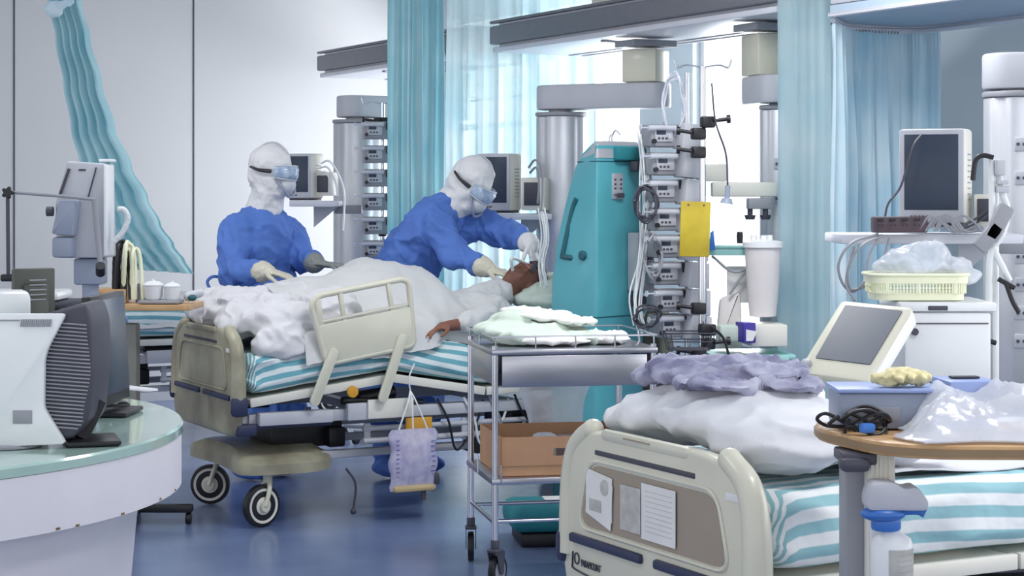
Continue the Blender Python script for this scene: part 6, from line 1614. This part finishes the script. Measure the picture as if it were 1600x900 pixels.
# odds and ends on the desk
t = thing('desk_telephone', 'black handset lying near the back edge of the desk', 'telephone', PD(165, 642, ZD))
mb = MB(); mb.box(PD(172, 640, ZD) + Vector((0, 0, 0.012)), (0.11, 0.09, 0.022), 0.4, 0.008); obj('base', mb, 'black', t)
mb = MB(); mb.cap(PD(158, 640, ZD) + Vector((0, 0.03, 0.035)), PD(168, 640, ZD) + Vector((0, 0.03, 0.10)), 0.016); obj('handset', mb, mat('plum_black_plastic', (52, 40, 54), 0.5), t)
mb = MB(); mb.prism(rpoly([(0, 0), (0.24, -0.05), (0.26, 0.0), (0.03, 0.06)], 0.02), 0.002, 0.008, Matrix.Translation(PD(168, 600, ZD) + Vector((0.0, -0.12, 0))) @ Matrix.Rotation(-0.5, 4, 'Z')); one('white_tray', mb, 'white_plastic', 'white slanted plastic strip lying at the back edge of the desk', 'strip')
mb = MB(); mb.box(W(15, 464, 6.0) - Vector((0, 0, 0.03)), (0.12, 0.16, 0.10), 0.3, 0.02); one('paper_tray', mb, 'white_plastic', 'white desk tray behind the terminal at the left edge', 'tray')
# long dark wall counter behind the desk with clutter
t = thing('wall_counter', 'dark low counter along the back at far left', 'counter', Vector((-2.7, 10.6, 0)))
mb = MB(); mb.box((-2.62, 10.2, 0.80), (0.95, 0.5, 0.05), 0, 0.008); mb.box((-2.62, 10.22, 0.86), (0.9, 0.4, 0.03), 0, 0.008); obj('worktop', mb, 'dark', t)
for x in (-3.0, -2.25):
    mb = MB(); mb.box((x, 10.2, 0.39), (0.05, 0.45, 0.77), 0, 0.006); obj('leg', mb, 'grey', t)
one('wash_basin', MB().box((-2.62, 10.2, 0.905), (0.5, 0.34, 0.05), 0, 0.02), 'white_plastic', 'white flat tray lying on the dark counter at far left', 'tray')
# ------------------------------------------------------------------ jointed arm with knobs, grey ventilator on a stand
t = thing('circuit_arm', 'thin black jointed arm with knob at the far left wall', 'jointed arm', W(12, 430, 8.0))
mb = MB(); mb.tube([W(13, 432, 8.0), W(12, 302, 8.0)], 0.008, 8, 1, sm=False); obj('lower_rod', mb, 'dark', t)
mb = MB(); mb.tube([W(12, 300, 8.0), W(104, 307, 7.9), W(150, 312, 7.85)], 0.007, 8, 1, sm=False); mb.tube([W(147, 312, 7.85), W(157, 415, 7.85)], 0.011, 10, 1, sm=False); obj('upper_rod', mb, 'grey', t)
mb = MB()
mb.cyl(W(12, 301, 7.96), W(12, 301, 8.03), 0.018, n=16)
for k in range(5):
    a = k * 2 * PI / 5; mb.ell(W(12, 301, 7.98) + Vector((0.018 * math.cos(a), 0, 0.018 * math.sin(a))), 0.009, None, 10)
obj('star_knob', mb, 'black', t)
mb = MB(); mb.cyl(W(157, 415, 7.82), W(157, 427, 7.86), 0.02, n=14); obj('end_knob', mb, 'black', t); mb = MB(); mb.box(W(13, 434, 8.0), (0.06, 0.04, 0.03), 0, 0.008); obj('end_clamp', mb, 'black', t)
t = thing('transport_ventilator', 'tall grey breathing unit on a post at left, in front of the swept curtain', 'ventilator', Vector((W(135, 0, 8.1).x, 8.1, 0)), 0)
x0_ = W(135, 0, 8.1).x; Zc = lambda py: EYE + (300 - py) / 3000 * 8.1; Xc = lambda px: (px - 800) / 3000 * 8.1
mb = MB(); mb.prism(rpoly([(Xc(112), Zc(252)), (Xc(172), Zc(256)), (Xc(175), Zc(402)), (Xc(96), Zc(402)), (Xc(94), Zc(318))], 0.012, 3), -0.09, 0.09, Matrix.Translation((0, 8.1, 0)) @ XZ, 0.010); bd = obj('body', mb, 'lightgrey', t)
mb = MB(); mb.prism(rpoly([(Xc(106), Zc(312)), (Xc(134), Zc(312)), (Xc(128), Zc(368)), (Xc(94), Zc(364))], 0.01, 3), -0.10, 0.0, Matrix.Translation((0, 8.04, 0)) @ XZ, 0.008); mb.box((Xc(110), 7.99, Zc(385)), (0.085, 0.09, 0.085), None, 0.012); obj('front_unit', mb, 'greyblue', t)
mb = MB(); mb.tube([(Xc(116), 8.005, Zc(264)), (Xc(102), 8.005, Zc(304))], 0.006, 8, 1, sm=False); mb.box((Xc(136), 8.008, Zc(266)), (0.03, 0.004, 0.008), None, 0.001); mb.tube([(Xc(158), 8.005, Zc(262)), (Xc(145), 8.005, Zc(310))], 0.003, 6, 1, sm=False); mb.cyl((Xc(92), 8.0, Zc(330)), (Xc(82), 8.0, Zc(330)), 0.02, n=14); obj('trim_line', mb, 'dark', t)
mb = MB(); mb.box((Xc(168), 8.10, Zc(251)), (0.05, 0.12, 0.012), None, 0.004); mb.box((Xc(174), 8.05, Zc(328)), (0.012, 0.16, 0.38), None, 0.004); obj('side_edge', mb, 'white_plastic', t)
mb = MB(); mb.box((Xc(140), 8.12, Zc(424)), (0.12, 0.12, 0.11), None, 0.01); mb.cyl((Xc(140), 8.12, 0.12), (Xc(140), 8.12, Zc(440)), 0.035, n=20); obj('post', mb, 'greyblue', t)
mb = MB()
for k in range(5): a = k * 2 * PI / 5 + .4; mb.box((Xc(140) + 0.10 * math.cos(a), 8.12 + 0.10 * math.sin(a), 0.085), (0.20, 0.05, 0.035), a, 0.008)
sb = obj('star_base', mb, 'dark', t)
for k in range(5):
    a = k * 2 * PI / 5 + .4; c = Vector((Xc(140) + 0.18 * math.cos(a), 8.12 + 0.18 * math.sin(a), 0.035)); mb = MB(); mb.cyl(c - Vector((0.012, 0, 0)), c + Vector((0.012, 0, 0)), 0.034, n=16, bev=0.004); obj('wheel', mb, 'black', sb)
mb = MB(); 
mb.tube([W(178, 378, 8.0), W(192, 362, 8.0), W(200, 342, 8.0), W(194, 328, 8.0), W(184, 327, 8.0)], 0.011, 10, 14, rf=lambda q_, i: 0.011 + 0.0018 * (i % 2)); one('corrugated_hose', mb, 'tube_white', 'white corrugated hose curling up right of the grey breathing unit', 'hose')
rnd = random.Random(12)
for nm, m_, lab, n_, sd in (('hose_bundle', 'black', 'bundle of black and striped hoses behind the wooden box', 5, 1), ('hose_bundle', 'cream_basket', 'bundle of pale cream hoses hanging beside the black ones', 5, 2)):
    mb = MB()
    for k in range(n_):
        x = (186 if sd == 1 else 204) + rnd.uniform(-8, 8)
        mb.tube([W(x - 6, 468, 8.42), W(x - 4 + rnd.uniform(-3, 3), 405, 8.42 + rnd.uniform(-.04, .04)), W(x, 375 + rnd.uniform(0, 14), 8.42), W(x + 8, 400, 8.42), W(x + 10 + rnd.uniform(-3, 3), 468, 8.40)], 0.008, 8, 8, rf=lambda q_, i: 0.008 + 0.001 * (i % 2))
    one(nm, mb, m_, lab, 'hoses')
# wood topped table with a column leg
TZ = EYE + (300 - 472) / 3000 * 8.5
t = thing('instrument_table', 'wood-topped table on a thick grey post at left, covered with bowls', 'table', Vector((W(203, 0, 8.50).x, 8.50, 0)))
xa, xb = W(140, 0, 8.40).x, W(302, 0, 8.40).x
mb = MB(); mb.prism(rpoly([(xa, 8.28), (xb, 8.28), (xb + .02, 8.62), (xa - .02, 8.62)], 0.05, 4), TZ - 0.026, TZ, None, 0.004); obj('table_top', mb, 'wood', t)
mb = MB(); mb.box((W(203, 0, 8.45).x, 8.45, TZ / 2 - 0.02), (0.075, 0.09, TZ - 0.14), None, 0.008); obj('post', mb, mat('olive_grey_enamel', (132, 134, 128), 0.45), t)
mb = MB(); mb.box((W(203, 0, 8.45).x + 0.08, 8.38, 0.07), (0.42, 0.05, 0.035), 0, 0.01); mb.box((W(203, 0, 8.45).x, 8.45, 0.055), (0.07, 0.42, 0.045), 0.1, 0.01); fb_ = obj('foot_frame', mb, 'black', t)
for x, y in ((-0.12, 8.32), (0.27, 8.38), (0.0, 8.25), (0.0, 8.63)):
    mb = MB(); c = Vector((W(203, 0, 8.45).x + x, y, 0.026)); mb.cyl(c - Vector((0.012, 0, 0)), c + Vector((0.012, 0, 0)), 0.025, n=16, bev=0.003); obj('wheel', mb, 'black', fb_)
t = thing('wooden_box', 'tan wooden box lying on the left end of the wood-topped table', 'box', Vector((W(165, 0, 8.50).x, 8.50, TZ)))
mb = MB(); mb.box((W(172, 0, 8.50).x, 8.48, TZ + 0.032), (0.165, 0.2, 0.06), 0.1, 0.004); obj('body', mb, 'wood', t)
mb = MB(); mb.box((W(172, 0, 8.50).x, 8.38, TZ + 0.045), (0.15, 0.004, 0.002), 0.1); obj('lid_line', mb, 'wood_edge', t)
bt_ = thing('steel_basin', 'shallow dark tray under the white bowls on the wood-topped table', 'tray', W(252, 468, 8.40))
c = Vector((W(252, 0, 8.38).x, 8.38, TZ + 0.002)); mb = MB(); mb.box(c + Vector((0, 0, 0.008)), (0.18, 0.15, 0.014), 0, 0.006); obj('pan', mb, 'grey', bt_)
def bowl(x, y, r, h, lab, m='white_plastic', lid=True):
    t = thing('white_bowl', lab, 'bowl', (x, y, TZ + 0.02), 0, 'white lidded bowls')
    mb = MB(); mb.lathe([(r * 0.7, 0), (r * 0.9, h * 0.2), (r, h * 0.9), (r * 1.03, h)], (x, y, TZ + 0.018), 24); obj('bowl', mb, m, t)
    if lid: mb = MB(); mb.lathe([(r * 1.06, 0), (r * 1.06, h * 0.08), (r * 0.6, h * 0.3), (r * 0.15, h * 0.36), (r * 0.15, h * 0.5)], (x, y, TZ + 0.019 + h), 24); obj('lid', mb, m, t)
bowl(c.x - 0.035, c.y, 0.043, 0.06, 'white lidded bowl at the left of the dark tray')
bowl(c.x + 0.05, c.y - 0.01, 0.036, 0.055, 'smaller white lidded bowl at the right of the dark tray')
mb = MB(); mb.cap((c.x + 0.115, c.y + 0.03, TZ + 0.03), (c.x + 0.165, c.y + 0.03, TZ + 0.045), 0.022, 0.018); t = thing('bandage_roll', 'white cloth bundle with reddish and green ends beside the bowls', 'bundle', (c.x + 0.14, c.y + 0.03, TZ)); obj('roll', mb, 'mask', t)
mb = MB(); mb.ell((c.x + 0.135, c.y + 0.0, TZ + 0.025), (0.02, 0.015, 0.014)); obj('green_end', mb, 'teal_dark', t)
one('tall_beaker', MB().cyl((c.x - 0.10, c.y + 0.06, TZ), (c.x - 0.10, c.y + 0.06, TZ + 0.085), 0.024, n=20), 'greyblue', 'grey-blue beaker left of the white bowls', 'beaker')
# blue package hung under the wooden table
mb = MB(); mb.box((W(181, 0, 8.6).x, 8.7, 0.85), (0.06, 0.10, 0.07), 0.1, 0.012); mb.box((W(181, 0, 8.6).x, 8.7, 0.78), (0.03, 0.05, 0.08), 0.1, 0.01); one('blue_bottle', mb, 'blue', 'blue spray head behind the post of the wood-topped table', 'bottle')
